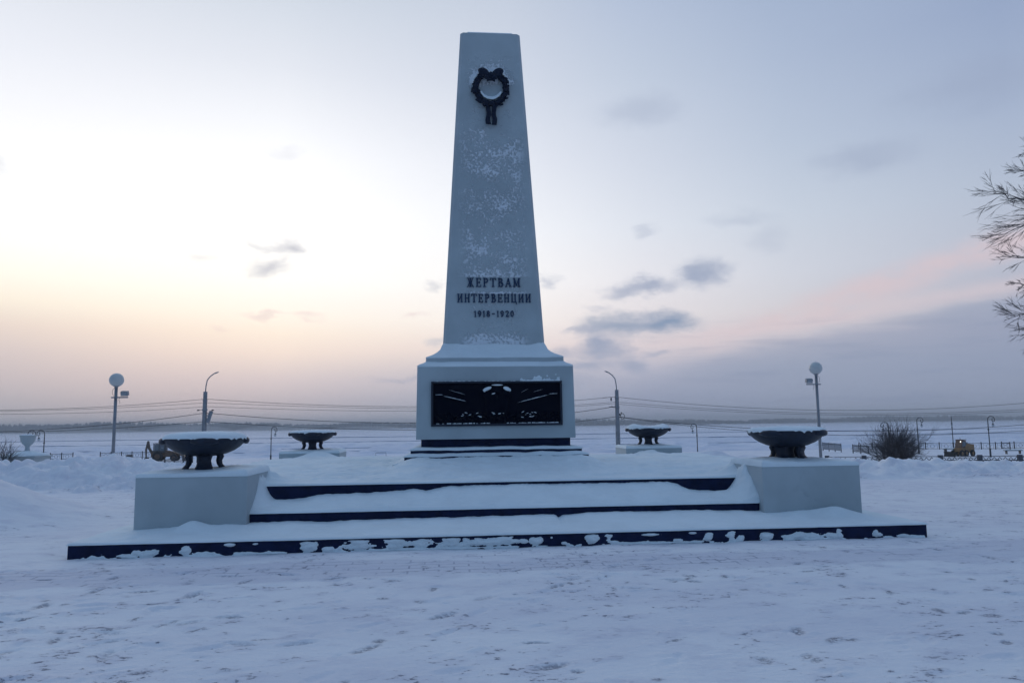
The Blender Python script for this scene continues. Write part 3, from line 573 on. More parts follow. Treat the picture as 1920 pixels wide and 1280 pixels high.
# lettering: every character its own piece, made of thin bars
def arc(cx, cy, rx, ry, a0, a1, n=10): return [(cx+rx*math.cos(R(a0+(a1-a0)*i/n)), cy+ry*math.sin(R(a0+(a1-a0)*i/n))) for i in range(n+1)]
K, H_ = .17, .085      # stem and hairline thickness relative to the height
G = {
 'Ж': (.72, [[(.36, 0), (.36, 1)], ], [[(.04, .98), (.14, .98), (.24, .56), (.36, .50)], [(.68, .98), (.58, .98), (.48, .56), (.36, .50)], [(.03, .03), (.12, .03), (.25, .47), (.36, .5)], [(.69, .03), (.60, .03), (.47, .47), (.36, .5)], [(.25, .03), (.47, .03)], [(.25, .97), (.47, .97)]]),
 'Е': (.56, [[(.15, 0), (.15, 1)]], [[(.02, .04), (.52, .04)], [(.02, .96), (.50, .96)], [(.15, .5), (.40, .5)], [(.52, .0), (.52, .26)], [(.50, .74), (.50, 1)], [(.40, .38), (.40, .62)]]),
 'Р': (.56, [[(.15, 0), (.15, 1)], arc(.24, .72, .24, .23, 70, -70)], [[(.02, .04), (.30, .04)], [(.02, .96), (.28, .96)], [(.15, .49), (.28, .49)]]),
 'Т': (.60, [[(.30, 0), (.30, 1)]], [[(.02, .96), (.58, .96)], [(.02, .74), (.02, 1)], [(.58, .74), (.58, 1)], [(.17, .04), (.43, .04)]]),
 'В': (.58, [[(.15, 0), (.15, 1)], arc(.24, .75, .20, .20, 70, -70), arc(.25, .27, .26, .24, 75, -75)], [[(.02, .04), (.32, .04)], [(.02, .96), (.28, .96)], [(.15, .53), (.30, .53)]]),
 'А': (.64, [[(.32, 1), (.54, .02)]], [[(.32, .98), (.10, .02)], [(.16, .34), (.48, .34)], [(.0, .04), (.21, .04)], [(.42, .04), (.66, .04)]]),
 'М': (.76, [[(.60, 0), (.60, 1)], [(.14, .98), (.36, .12)]], [[(.12, 0), (.12, 1)], [(.36, .12), (.58, .98)], [(.0, .04), (.24, .04)], [(.48, .04), (.76, .04)], [(.0, .96), (.18, .96)], [(.56, .96), (.76, .96)]]),
 'И': (.64, [[(.13, 0), (.13, 1)], [(.51, 0), (.51, 1)]], [[(.13, .12), (.51, .90)], [(.02, .04), (.25, .04)], [(.40, .04), (.63, .04)], [(.02, .96), (.25, .96)], [(.40, .96), (.63, .96)]]),
 'Н': (.64, [[(.13, 0), (.13, 1)], [(.51, 0), (.51, 1)]], [[(.13, .5), (.51, .5)], [(.02, .04), (.25, .04)], [(.40, .04), (.63, .04)], [(.02, .96), (.25, .96)], [(.40, .96), (.63, .96)]]),
 'Ц': (.68, [[(.13, 0), (.13, 1)], [(.49, 0), (.49, 1)]], [[(.02, .04), (.66, .04)], [(.02, .96), (.25, .96)], [(.38, .96), (.61, .96)], [(.64, .06), (.64, -.20)]]),
 '1': (.36, [[(.20, 0), (.20, 1)]], [[(.06, .04), (.34, .04)], [(.20, .98), (.06, .82)]]),
 '9': (.58, [arc(.29, .68, .19, .26, 0, 360, 16), [(.48, .68), (.44, .30), (.30, .08), (.14, .10)]], []),
 '8': (.58, [arc(.29, .75, .16, .20, 0, 360, 14), arc(.29, .28, .20, .24, 0, 360, 14)], []),
 '2': (.56, [[(.10, .76)]+arc(.28, .72, .19, .24, 150, -20)+[(.12, .10)], [(.10, .07), (.50, .07)]], [[(.50, .05), (.50, .24)]]),
 '0': (.58, [arc(.29, .5, .20, .44, 0, 360, 18)], []),
 '-': (.60, [[(.10, .5), (.50, .5)]], [])}
def face_y(z): return -half(z)
def letter(ch, x0, z0, h, sx):
    m = MB(); dep = 0
    _, thick, thin = G[ch]
    for lst, wd in ((thick, .145), (thin, .085)):
        for pl in lst:
            for (a, b) in zip(pl[:-1], pl[1:]):
                p = np.array([x0+a[0]*h*sx, z0+a[1]*h]); q = np.array([x0+b[0]*h*sx, z0+b[1]*h]); d = q-p; L = np.hypot(*d)
                if L < 1e-6: continue
                d /= L; n = np.array([-d[1], d[0]])*wd*h*.5; ee = d*wd*h*.12*(1 if len(pl) > 2 else 0); dep += .0003
                P = [p-ee-n, q+ee-n, q+ee+n, p-ee+n]
                V = [(v[0], face_y(v[1])+.01, v[1]) for v in P]+[(v[0], face_y(v[1])-.024-dep, v[1]) for v in P]
                m.add(V, [(0, 1, 2, 3), (7, 6, 5, 4), (0, 4, 5, 1), (1, 5, 6, 2), (2, 6, 7, 3), (3, 7, 4, 0)])
    return loc(m.build('letter', LETTER, ob))
def line(txt, xl, xr, zb, h):
    ws = [G[c][0] for c in txt]; tot = sum(ws); gap = .17
    s = (xr-xl)/(h*(tot+gap*(len(txt)-1))); x = xl
    for c, w in zip(txt, ws): letter(c, x, zb, h, s); x += (w+gap)*h*s
line('ЖЕРТВАМ', -.553, .535, 4.368, .185)
line('ИНТЕРВЕНЦИИ', -.748, .742, 4.047, .178)
line('1918-1920', -.415, .395, 3.752, .125)
# wreath
WZ, WXc = 8.66, -.02
def wp(a, rx, rz, out): 
    x = WXc+rx*math.cos(a); z = WZ+rz*math.sin(a); z -= .10*math.exp(-((a % (2*math.pi)-math.pi/2)/.28)**2)*(rz > .3)
    return Vector((x, face_y(z)-out, z))
wm = MB(); wm.tube([wp(R(10*k), .315, .345, .07) for k in range(37)], .055, 8)
for k in range(190):
    a = random.uniform(0, 2*math.pi); rr = random.uniform(-.055, .07); c = wp(a, .325+rr, .355+rr, random.uniform(.05, .15))
    rot = Matrix.Rotation(-(a+math.pi/2+random.gauss(0, .5)), 3, 'Y') @ Matrix.Rotation(random.uniform(-.5, .5), 3, 'X')
    wm.ball(c, 1, 6, 4, (.056*random.uniform(.8, 1.2), .014, .024), rot)
wr = loc(wm.build('wreath', WREATH, ob, smooth=True))
def wch(m, name, mt, **kw):
    o = m.build(name, mt, wr, **kw); return o
bm_ = MB()
for sx in (-1, 1):
    bm_.ball((WXc+sx*.15, face_y(9.0)-.13, 9.0), 1, 10, 8, (.13, .06, .085), Matrix.Rotation(sx*-.5, 3, 'Y'))
    bm_.ball((WXc+sx*.07, face_y(8.93)-.14, 8.90), 1, 8, 6, (.08, .05, .06), Matrix.Rotation(sx*.6, 3, 'Y'))
bm_.ball((WXc, face_y(8.93)-.16, 8.93), .06, 8, 6); bm_.prism([(WXc-.075, 8.93), (WXc+.075, 8.93), (WXc+.085, 8.80), (WXc+.03, 8.83), (WXc-.03, 8.83), (WXc-.085, 8.80)], face_y(8.87)-.15, face_y(8.87)-.09)
wch(bm_, 'bow', WREATH, smooth=False)
for sx in (-1, 1):
    rb = MB(); n = 8; P = []
    for i in range(n+1):
        z = 8.28-.44*i/n; xx = WXc+sx*(.055+.012*i/n+.01*math.sin(i*1.3)); P.append((xx, face_y(z)-.09-.02*math.sin(i*1.1+sx), z))
    V = []
    for i, p in enumerate(P):
        w = .046+.006*i/n; V += [(p[0]-w, p[1], p[2]), (p[0], p[1]-.012, p[2]-(0 if i < n else -.035)), (p[0]+w, p[1], p[2]), (p[0]+w, p[1]+.02, p[2]), (p[0]-w, p[1]+.02, p[2])]
    F = []
    for i in range(n):
        for k in range(5): F.append((i*5+k, (i+1)*5+k, (i+1)*5+(k+1) % 5, i*5+(k+1) % 5))
    rb.add(V, F+[(0, 1, 2, 3, 4), tuple(n*5+k for k in (4, 3, 2, 1, 0))]); wch(rb, 'ribbon', WREATH)
ws = MB()
V = []; F = []
for i in range(25):
    a = R(200+140*i/24); q = .5+.5*math.sin(i/24*math.pi)
    for (r_, o_) in ((.245, .12), (.245-.075*q, .10), (.24-.10*q, .015)):
        x = WXc+r_*math.cos(a)*.98; z = WZ+(r_+.02)*math.sin(a)*1.02+random.uniform(-.006, .006); V.append((x, face_y(z)-o_, z))
for i in range(24):
    for k in range(2): F.append((i*3+k, (i+1)*3+k, (i+1)*3+k+1, i*3+k+1))
ws.add(V, F); wch(ws, 'snow_ledge', SNOW, smooth=True)
wt = MB()
for k in range(46):
    a = R(random.uniform(15, 165)); p = wp(a, .40, .44, random.uniform(.04, .1)); wt.ball(p, 1, 6, 4, (.035*random.uniform(.5, 1.3), .03, .018), wob=.2)
wch(wt, 'snow_crust', SNOW, smooth=True)['kind'] = 'stuff'
# relief panel
fy0 = -1.515
def pane_y(z): return -(1.525-(z-1.37)*.0149)
rp_ = loc(MB().box((0, -1.50, 2.008), (2.50, .06, .82)).build('relief_panel', BLACK, ob))
def rel(m, name, mt, **kw): return m.build(name, mt, rp_, **kw)
rp_y = -1.53
fm = MB()
for (c, d) in (((0, 2.4095), (2.51, .035)), ((0, 1.6), (2.51, .045)), ((-1.2355, 2.004), (.039, .76)), ((1.2355, 2.004), (.039, .76))):
    fm.box((c[0], -1.545, c[1]), (d[0], .05, d[1]))
rel(fm, 'frame', NAVY, bevel=.004)
rm = MB()
body = MB()
for k in range(9):
    a = k/8; body.ball((-.17+.34*a, -1.535, 2.08-.02*abs(k-4)), 1, 8, 10, (.055, .04, .27))
body.ball((0, -1.55, 2.26), 1, 14, 10, (.13, .05, .095)); body.ball((-.19, -1.54, 2.2), 1, 12, 8, (.10, .045, .10)); body.ball((.19, -1.54, 2.2), 1, 12, 8, (.10, .045, .10)); body.ball((-.05, -1.56, 2.12), 1, 10, 8, (.07, .04, .09))
rel(body, 'relief_figure', BLACK, smooth=True)
for (a, b, w) in (((-1.18, 2.165), (-1.03, 2.165), .012), ((-1.02, 2.14), (-.58, 2.035), .014), ((-.92, 2.26), (-.60, 2.165), .009), ((.38, 2.00), (1.00, 2.15), .014), ((1.00, 2.165), (1.17, 2.172), .012), ((.46, 2.20), (.60, 2.27), .009), ((.70, 2.21), (.88, 2.26), .008)):
    rel(MB().tube([(a[0], -1.545, a[1]), (b[0], -1.545, b[1])], w, 6), 'relief_rod', BLACK)
    m = MB(); n = 14; V = []; F = []; thin = w < .01
    for i in range(n+1):
        t = i/n; x = a[0]+(b[0]-a[0])*t; z = a[1]+(b[1]-a[1])*t+w*.8; h = (w*(.75 if not thin else .4))*math.sin(math.pi*min(1, max(0, t)))**.5*random.uniform(.5, 1.2)
        V += [(x, -1.532, z), (x, -1.558, z-.002), (x, -1.545, z+h)]
    for i in range(n):
        for k in range(3): F.append((i*3+k, i*3+(k+1) % 3, (i+1)*3+(k+1) % 3, (i+1)*3+k))
    rel(m.add(V, F), 'snow_sliver', SNOW)
cr_ = MB(); sn = MB()
for k in range(120):
    x = random.uniform(-1.17, 1.17); z = random.uniform(1.66, 1.66+.2*(1-abs(x)*.25)); 
    if abs(x) > .2 or z < 1.85: cr_.ball((x, -1.533, z), 1, 6, 5, (random.uniform(.02, .06), .022, random.uniform(.015, .05)), wob=.15)
for k in range(24):
    x = random.choice((-1, 1))*random.uniform(.2, .75) if k > 5 else random.uniform(-.12, .12); z = random.uniform(1.73, 1.86) if k > 5 else random.uniform(1.80, 1.83)
    if k > 26: x = random.choice((-1, 1))*random.uniform(.75, 1.15); z = random.uniform(1.74, 1.98)
    s_ = random.uniform(.5, 1.2)*(1 if k < 27 else .5); sn.ball((x, -1.562, z), 1, 6, 4, (.028*s_, .006, .006*s_), Matrix.Rotation(random.uniform(-.5, .5), 3, 'Y'))
rel(cr_, 'relief_crowd', BLACK, smooth=True)['kind'] = 'stuff'
for x0 in np.arange(-1.17, 1.17, .028):
    if -.1 < x0 < .2 or random.random() < .18: continue
    sn.ball((x0, -1.552, 1.627), 1, 6, 4, (.024*random.uniform(.5, 1.2), .02, .010*random.uniform(.4, 1.5)))
for (x, z, sx_, sz_, ro) in ((-.19, 2.28, .088, .032, -.38), (.19, 2.28, .078, .036, .38), (0, 2.352, .11, .013, 0), (-.24, 2.25, .025, .03, .0), (.245, 2.255, .02, .03, 0), (-.07, 2.19, .035, .012, -.3)):
    sn.ball((x, -1.585, z), 1, 12, 8, (sx_, .02, sz_), Matrix.Rotation(ro, 3, 'Y'), wob=.06)
for x0 in np.arange(-1.2, 1.22, .02):
    hgt = .012*random.random() if x0 < .5 else random.uniform(.010, .03)
    if random.random() < .5 or x0 > .45: sn.ball((x0, -1.545, 2.427), 1, 6, 4, (.022, .03, hgt))
rel(sn, 'snow_crust', SNOW, smooth=True)['kind'] = 'stuff'

# rime stuck on the block above the panel's right half
xg = np.arange(.45, 1.26, .011); zg = np.arange(2.425, 2.56, .009); PX, PZ = np.meshgrid(xg, zg)
D = (.75-(PZ-2.43)/.095+1.5*fbm(PX*12, PZ*14, 4, 2)+.8*(sst(PX, .55, .9)-1)-3*sst(PX, 1.22, 1.25))*.012; D = np.minimum(D, .02)
yy = -(1.525-(PZ-1.37)*.0149); nx = len(xg); i = (np.arange(nx-1)[None, :]+np.arange(len(zg)-1)[:, None]*nx); F = np.stack([i, i+1, i+1+nx, i+nx], -1)
loc(npmesh('rime_patch', np.stack([PX, yy-D, PZ], -1).reshape(-1, 3), F[(D[1:, 1:] > -.006)], SNOW, ob))['kind'] = 'stuff'
# ------------------------------------------------------------------ pedestals and bowls
XO, XI, YO, YI = 5.23, 3.72, 4.89, 3.64
pd_lab = {(-1, -1): 'white pedestal at the near left corner of the platform, widest of the four', (1, -1): 'white pedestal with dark smudges at the near right corner of the platform',
          (-1, 1): 'white pedestal half buried in a drift, back left corner of the platform', (1, 1): 'snow topped white pedestal at the back right corner of the platform'}
bw_lab = {(-1, -1): 'dark cast bowl on the near left pedestal, a domed cap of snow filling it', (1, -1): 'dark cast bowl on the near right pedestal, turned so two broad legs show',
          (-1, 1): 'dark bowl on the back left pedestal with an even snow cap', (1, 1): 'dark bowl on the back right pedestal with snow heaped at both rims'}
def bowl_parts(b, rot, mode, sd):
    SEG = 96
    fl = lambda th, i: 1+(.010*(abs(math.sin(14*th))-.5) if 5 <= i <= 9 else 0)
    prof = [(.02, .205), (.20, .212), (.34, .240), (.46, .288), (.545, .342), (.595, .390), (.620, .422), (.634, .450), (.628, .475), (.60, .484), (.565, .470), (.50, .43), (.3, .36), (.02, .34)]
    m = MB(); m.lathe([(r*.985, z) for r, z in prof], SEG, fn=fl); m.build('bowl', NAVY, b, smooth=True)
    st = MB().lathe([(.02, .27), (.16, .27), (.12, .20), (.10, .14), (.12, .06), (.15, .02), (.15, -.02), (.0, -.02)], 20).build('stem', NAVY, b, smooth=True)
    for k in range(4):
        a = rot+k*math.pi/2; Rz = Matrix.Rotation(a, 3, 'Z')
        h = MB(); n = 14
        h.tube([Rz @ Vector((.575, -.20, .432)), Rz @ Vector((.612, -.10, .430)), Rz @ Vector((.622, 0, .428)), Rz @ Vector((.612, .10, .430)), Rz @ Vector((.575, .20, .432))], [.025, .046, .052, .046, .025], 12)
        h.build('handle', NAVY, b, smooth=True)
        lg = MB(); P = [(.155, .29, .135, .05), (.20, .255, .125, .055), (.235, .20, .11, .05), (.215, .14, .10, .042), (.225, .09, .105, .04), (.262, .045, .125, .045), (.285, .01, .14, .05), (.285, -.03, .14, .05)]
        V = []; F = []
        for (r_, z, w, th_) in P:
            for (dx, dy) in ((th_, -w*.8), (th_*1.25, 0), (th_, w*.8), (0, w), (-th_, w*.8), (-th_, -w*.8), (0, -w)): V.append(Rz @ Vector((r_+dx, dy, z)))
        for i in range(len(P)-1):
            for k2 in range(7): F.append((i*7+k2, i*7+(k2+1) % 7, (i+1)*7+(k2+1) % 7, (i+1)*7+k2))
        lg.add(V, F+[tuple(range(6, -1, -1)), tuple((len(P)-1)*7+q for q in range(7))]); o = lg.build('leg', NAVY, b, smooth=False, ang=50)
    # snow heaped in the bowl
    m = MB(); V = []; F = []; n = 120; rr = [0, .12, .25, .36, .45, .52, .57, .60, .628, .636]
    for i, r_ in enumerate(rr):
        for k in range(n):
            th = 2*math.pi*k/n; q = float(fbm(np.array(r_*math.cos(th)*5+sd*7.), np.array(r_*math.sin(th)*5), 4, sd))
            q2 = float(fbm(np.array(math.cos(th)*11+sd*3.), np.array(math.sin(th)*11), 3, sd))
            rad = r_*(1+(.025*q2 if i > 6 else 0))
            if mode == 0: z = .566-.045*(r_/.6)**4+.010*q
            elif mode == 1: z = .535-.03*(r_/.6)**3+.020*q
            else: z = .51+.085*abs(math.cos(th-.1))**3*math.exp(-((r_-.46)/.13)**2)+.022*q
            ed = (1-max(0, (r_-.56)/.065)**2) if r_ > .54 else 1
            z = .484+(z-.484)*max(0, ed) if i < len(rr)-1 else .468-.06*max(0, q2)
            V.append((rad*math.cos(th), rad*math.sin(th), z))
    for i in range(len(rr)-1):
        for k in range(n): F.append((i*n+k, i*n+(k+1) % n, (i+1)*n+(k+1) % n, (i+1)*n+k))
    m.add(V, F).build('snow_cap', SNOW, b, smooth=True)
for (sx, sy) in ((-1, -1), (1, -1), (-1, 1), (1, 1)):
    cx, cy = sx*(XO+XI)/2, sy*(YO+YI)/2
    p = empty('pedestal', (cx, cy, .155), label=pd_lab[(sx, sy)], cat='pedestal', group='white pedestals at the platform corners')
    MB().box((0, 0, .395), (XO-XI, YO-YI, .79)).build('block', SCUFF if (sx, sy) == (1, -1) else PAINT, p, bevel=.012)
    hw, hd = (XO-XI)/2, (YO-YI)/2
    def cap(X, Y, sx=sx, sy=sy, cx=cx, cy=cy):
        e = np.minimum(hw-np.abs(X), hd-np.abs(Y)); wx, wy = X+cx, Y+cy
        z = .835+.035*sst(e, .05, .45)+fbm(wx*2, wy*2, 4, 3)*.022+fbm(wx*6, wy*6, 3, 1)*.008
        if (sx, sy) == (-1, -1): z = z+.03*gs(X, Y, .55, -.1, .25, .5)
        if (sx, sy) == (1, -1): z = z+.035*gs(X, Y, -.45, -.1, .5, .4)+.03*gs(X, Y, .6, .2, .2, .4)*np.clip(fbm(wx*5, wy*5, 2, 6), 0, 1)
        if (sx, sy) == (-1, 1): z = z+.02*gs(X, Y, .7, 0, .2, .5)
        fl = sst(X*-sx, .5, .78)*.02
        return .785+(z+fl-.785)*edge(e+.006, .06)
    cx_ = nonuni([(-hw-.006, -hw+.08, .014), (-hw+.08, hw-.08, .03), (hw-.08, hw+.006, .014)]); cy_ = nonuni([(-hd-.006, -hd+.08, .014), (-hd+.08, hd-.08, .03), (hd-.08, hd+.006, .014)])
    grid('snow_cap', cx_, cy_, cap, SNOW, p, skirt=.772)
    b = empty('fire_bowl', (cx+(-.04 if sx < 0 else .02)+(-.08 if (sx, sy) == (1, -1) else 0), cy, .985), label=bw_lab[(sx, sy)], cat='bowl', group='dark cast bowls on the pedestals')
    rot = math.pi/4-.08 if (sx, sy) == (1, -1) else math.atan2(cy+15.56, cx+.88)
    b.scale = (.925, .925, 1)
    bowl_parts(b, rot, {(-1, -1): 0, (1, -1): 1, (-1, 1): 1, (1, 1): 2}[(sx, sy)], 1+(sx > 0)+2*(sy > 0))
# ragged snow hanging off the inner edges of the front pedestals is part of the drifts on the platform

# ------------------------------------------------------------------ globe lamps
def globe_lamp(x, y, H, side, label):
    e = empty('globe_lamp', (x, y, 0), label=label, cat='street lamp', group='globe lamps on the plaza')
    MB().tube([(0, 0, -.3), (0, 0, H-.32)], [.062, .058], 14).build('pole', GALV, e, smooth=True)
    MB().lathe([(.0, H-.34), (.06, H-.34), (.062, H-.27), (.11, H-.25), (.11, H-.235), (0, H-.235)], 16).build('collar', GALV, e)
    MB().ball((0, 0, H), .265, 28, 18).build('globe', GLOBE, e, smooth=True)
    MB().box((side*.18, -.085, H-.68), (.62, .05, .05)).build('bracket', GALV, e)
    f = empty_free = MB(); f.box((side*.37, -.10, H-.53), (.26, .16, .17), Matrix.Rotation(.35, 3, 'X')); fo_ = f.build('floodlight', GALV, e, bevel=.008)
    MB().box((side*.37, -.185, H-.56), (.22, .012, .12), Matrix.Rotation(.35, 3, 'X')).build('lens', mat('lens_glass', (.3, .33, .36), .2), fo_)
    w = MB(); w.tube([(-side*.05, -.04, H-.30), (-side*.12, -.06, H-.42), (-side*.10, -.06, H-.55), (-side*.06, -.05, H-.62)], .007, 5)
    w.tube([(side*.18, -.08, H-.70), (side*.15, -.08, H-.78), (side*.2, -.08, H-.86), (side*.18, -.08, H-.90)], .007, 5); build_each(w, 'cable', WIRE, e)
    return e
globe_lamp(-13.80, 14, 3.50, 1, 'white globe lamp on grey pole at left, small floodlight to its right')
globe_lamp(14.40, 14, 3.79, -1, 'white globe lamp on grey pole behind the near right bowl, floodlight to its left')

# ------------------------------------------------------------------ catenary poles and wires (a line of poles along y = 46)
def road_pole(x, ztop, side, label):
    z0 = -3.2; e = empty('street_light_pole', (x, 46, z0), label=label, cat='street light', group='concrete street light poles by the river road'); h = ztop-z0
    MB().tube([(0, 0, -.5), (0, 0, h)], [.23, .155], 16).build('pole', CONC, e, smooth=True)
    P = [(0, 0, h-.1), (side*.03, 0, h+.45), (side*.12, 0, h+.95), (side*.35, 0, h+1.25), (side*.62, 0, h+1.45)]
    MB().tube(P, .045, 8).build('arm', GALV, e, smooth=True)
    l = MB(); l.ball((side*.80, 0, h+1.53), 1, 10, 6, (.24, .10, .055), Matrix.Rotation(-side*.38, 3, 'Y')); l.build('lamp_head', GALV, e, smooth=True)
    bm = MB(); bm.lathe([(.19, h-1.55), (.205, h-1.55), (.205, h-1.38), (.19, h-1.38)], 14); bm.lathe([(.18, h-.75), (.195, h-.75), (.195, h-.68), (.18, h-.68)], 14); build_each(bm, 'band', GALV, e)
    return e, h
pL, hL = road_pole(-20.80, 4.55, 1, 'concrete street light pole at left with a tilted box fixed on it')
t_ = MB(); t_.box((.42, -.1, hL-2.05), (.24, .24, 1.0), Matrix.Rotation(.28, 3, 'Y')); o = t_.build('speaker_box', GALV, pL, bevel=.01)
b_ = MB(); b_.box((.28, -.05, hL-1.95), (.30, .06, .06)); b_.box((.24, -.05, hL-2.2), (.26, .06, .06)); build_each(b_, 'bracket', GALV, pL)
i_ = MB(); i_.tube([(-.2, 0, hL-1.45), (-.55, 0, hL-1.5)], .022, 6); i_.tube([(.2, 0, hL-1.9), (.6, 0, hL-1.5)], .018, 6); i_.ball((-.52, 0, hL-1.5), .07, 8, 6, (1.6, 1, .8)); i_.ball((.62, 0, hL-1.5), .07, 8, 6, (1.6, 1, .8)); build_each(i_, 'insulator', NAVY, pL)
pR, hR = road_pole(13.20, 4.42, -1, 'concrete street light pole right of the obelisk, its arm pointing left')
MB().tube([(.42+.17*math.cos(k*.5), -.1, hR-2.25+.24*math.sin(k*.5)) for k in range(26)], .022, 5).build('cable_coil', WIRE, pR)
i_ = MB(); i_.tube([(-.15, 0, hR-.6), (-1.2, 0, hR-.66)], .02, 6); i_.ball((-.5, 0, hR-.8), .09, 8, 6, (.7, .7, 1.8)); i_.tube([(-.15, 0, hR-1.5), (-.7, 0, hR-1.43)], .02, 6); i_.ball((-.45, 0, hR-1.43), .06, 8, 6, (2, 1, .8)); i_.ball((.2, 0, hR-2.1), .09, 8, 6); i_.ball((.35, 0, hR-1.95), .06, 8, 6); build_each(i_, 'insulator', NAVY, pR)
WR = [([(-20.8, 3.95), (-28.5, 3.42), (-36.6, 3.21), (-44, 3.3), (-52, 3.6)], .022, 'topmost wire running left from the left street light pole'),
 ([(-20.8, 3.65), (-28.5, 3.29), (-36.6, 3.12), (-44, 3.2), (-52, 3.5)], .018, 'thin second wire running left from the left street light pole'),
 ([(-20.8, 3.34), (-28.4, 2.97), (-36.6, 2.91), (-44, 3.0), (-52, 3.2)], .018, 'thin third wire running left from the left street light pole'),
 ([(-20.75, 2.83), (-28.4, 1.95), (-36.5, 1.55), (-44, 1.6), (-52, 2.2)], .03, 'thick dark cable sagging left from the left street light pole'),
 ([(-20.75, 2.14), (-28.4, 1.65), (-36.5, 1.48), (-44, 1.5), (-52, 1.8)], .026, 'lowest dark cable sagging left from the left street light pole'),
 ([(-20.8, 3.95), (-13.3, 3.49), (-3.8, 3.13), (4, 3.25), (9.8, 3.62), (13.2, 3.81)], .022, 'topmost wire between the two street light poles behind the obelisk'),
 ([(-20.8, 3.66), (-13.3, 3.31), (-3.8, 2.99), (4, 3.0), (9.8, 3.21), (13.2, 3.38)], .018, 'thin second wire between the two street light poles'),
 ([(-20.8, 3.34), (-13.3, 3.05), (-3.8, 2.77), (4, 2.85), (9.8, 3.14), (13.2, 3.22)], .018, 'thin third wire between the two street light poles'),
 ([(-20.75, 2.83), (-13.3, 2.22), (-3.8, 1.80), (4, 2.05), (9.8, 2.63), (13.2, 3.0)], .03, 'thick dark cable sagging between the two street light poles'),
 ([(-20.75, 2.14), (-13.3, 1.62), (-3.8, 1.23), (4, 1.35), (9.8, 1.82), (13.2, 2.14)], .026, 'lowest dark cable between the two street light poles'),
 ([(13.1, 3.81), (21.7, 3.0), (31.7, 2.48), (39, 2.45), (50, 2.95), (60, 3.8)], .022, 'topmost wire running right from the right street light pole'),
 ([(13.1, 3.38), (21.7, 2.73), (31.7, 2.21), (39, 2.13), (50, 2.39), (60, 3.0)], .018, 'thin second wire running right from the right street light pole'),
 ([(13.1, 3.22), (21.7, 2.55), (31.7, 2.11), (39, 2.0), (50, 2.2), (60, 2.7)], .018, 'thin third wire running right from the right street light pole'),
 ([(13.1, 2.16), (20.7, 1.33), (31.6, .69), (38.9, .64), (49.9, 1.02), (60, 1.9)], .03, 'thick dark cable sagging right from the right street light pole'),
 ([(13.3, 2.09), (20.7, 1.19), (31.6, .32), (38.9, .27), (49.9, .50), (60, 1.2)], .024, 'lowest dark cable sagging right from the right street light pole')]
def crv(P, n=40):
    x = np.array([p[0] for p in P]); z = np.array([p[1] for p in P]); 
    k = np.polyfit(x-x.mean(), z, min(3, len(P)-1)); xx = np.linspace(x[0], x[-1], n); return [(a, 45.9, float(b)) for a, b in zip(xx, np.polyval(k, xx-x.mean()))]
for P, r_, lab in WR:
    o = MB().tube(crv(P), r_*.75, 5).build('overhead_wire', WIRE, smooth=True); tag(o, lab, 'wire', 'overhead wires along the river road')

# ------------------------------------------------------------------ ornate promenade lamps
def park_lamp():
    e = empty('promenade_lamp'); H = 4.8
    MB().tube([(0, 0, -.6), (0, 0, .9), (0, 0, .95), (0, 0, H-1.2), (0, 0, H-.45)], [.11, .095, .06, .05, .045], 10).build('post', IRON, e, smooth=True)
    c = MB(); c.lathe([(.05, .9), (.12, .93), (.12, 1.02), (.05, 1.06)], 12); c.lathe([(.05, H-1.65), (.10, H-1.62), (.10, H-1.52), (.05, H-1.5)], 12); build_each(c, 'collar', IRON, e)
    P = [(0, 0, H-.5)]+[(.42-.42*math.cos(a), 0, H-.45+.42*math.sin(a)) for a in np.linspace(0, math.pi*1.0, 12)]+[(.84-.16*(1-math.cos(a)), 0, H-.45-.22*math.sin(a)) for a in np.linspace(.2, math.pi*1.25, 10)]
    MB().tube(P, [.045]*6+[.038]*(len(P)-6), 8).build('scroll_arm', IRON, e, smooth=True)
    l = MB(); l.lathe([(.02, .24), (.02, .0), (.05, -.02), (.09, -.10), (.12, -.18)], 12, (.60, 0, H-.85)); ln = l.build('lantern', IRON, e, smooth=True)
    MB().ball((.60, 0, H-1.15), .15, 14, 10).build('glass_globe', GLASS, ln, smooth=True)
    return e
pl = park_lamp()
LP = [(-25.2, 87, .9, 1.02, 'ornate promenade lamp standing between the two left pedestals, hook turned edge on'),
      (30.6, 77, math.pi+.35, .96, 'ornate promenade lamp right of the back right pedestal, hook to the left'),
      (64.2, 82.7, 0, 1.06, 'ornate promenade lamp just right of the big bare bush'),
      (77.7, 94.4, .95, 1.08, 'ornate promenade lamp nearest the yellow machine, hook turned edge on'),
      (66.2, 71.6, 0, 1.07, 'ornate promenade lamp farthest right, standing at the railing'),
      (55.2, 75, math.pi-.2, .94, 'ornate promenade lamp rising out of the top of the big bare bush'),
      (-51.4, 81, math.pi, 1.0, 'ornate promenade lamp at far left beside the dark bin, hook to the left'),
      (-54.2, 82.5, 0, 1.0, 'ornate promenade lamp at far left behind the snow covered plinth of the white vase'),
      (-36.5, 92.1, .2, .83, 'promenade lamp hidden behind the near left bowl, only its curved top showing')]
for i, (x, y, rz, s, lab) in enumerate(LP):
    o = pl if i == 0 else copy_tree(pl)
    o.location = (x, y, -3.2); o.rotation_euler.z = rz; o.scale = (1.1, 1.1, s); tag(o, lab, 'street lamp', 'ornate scroll lamps on the promenade')

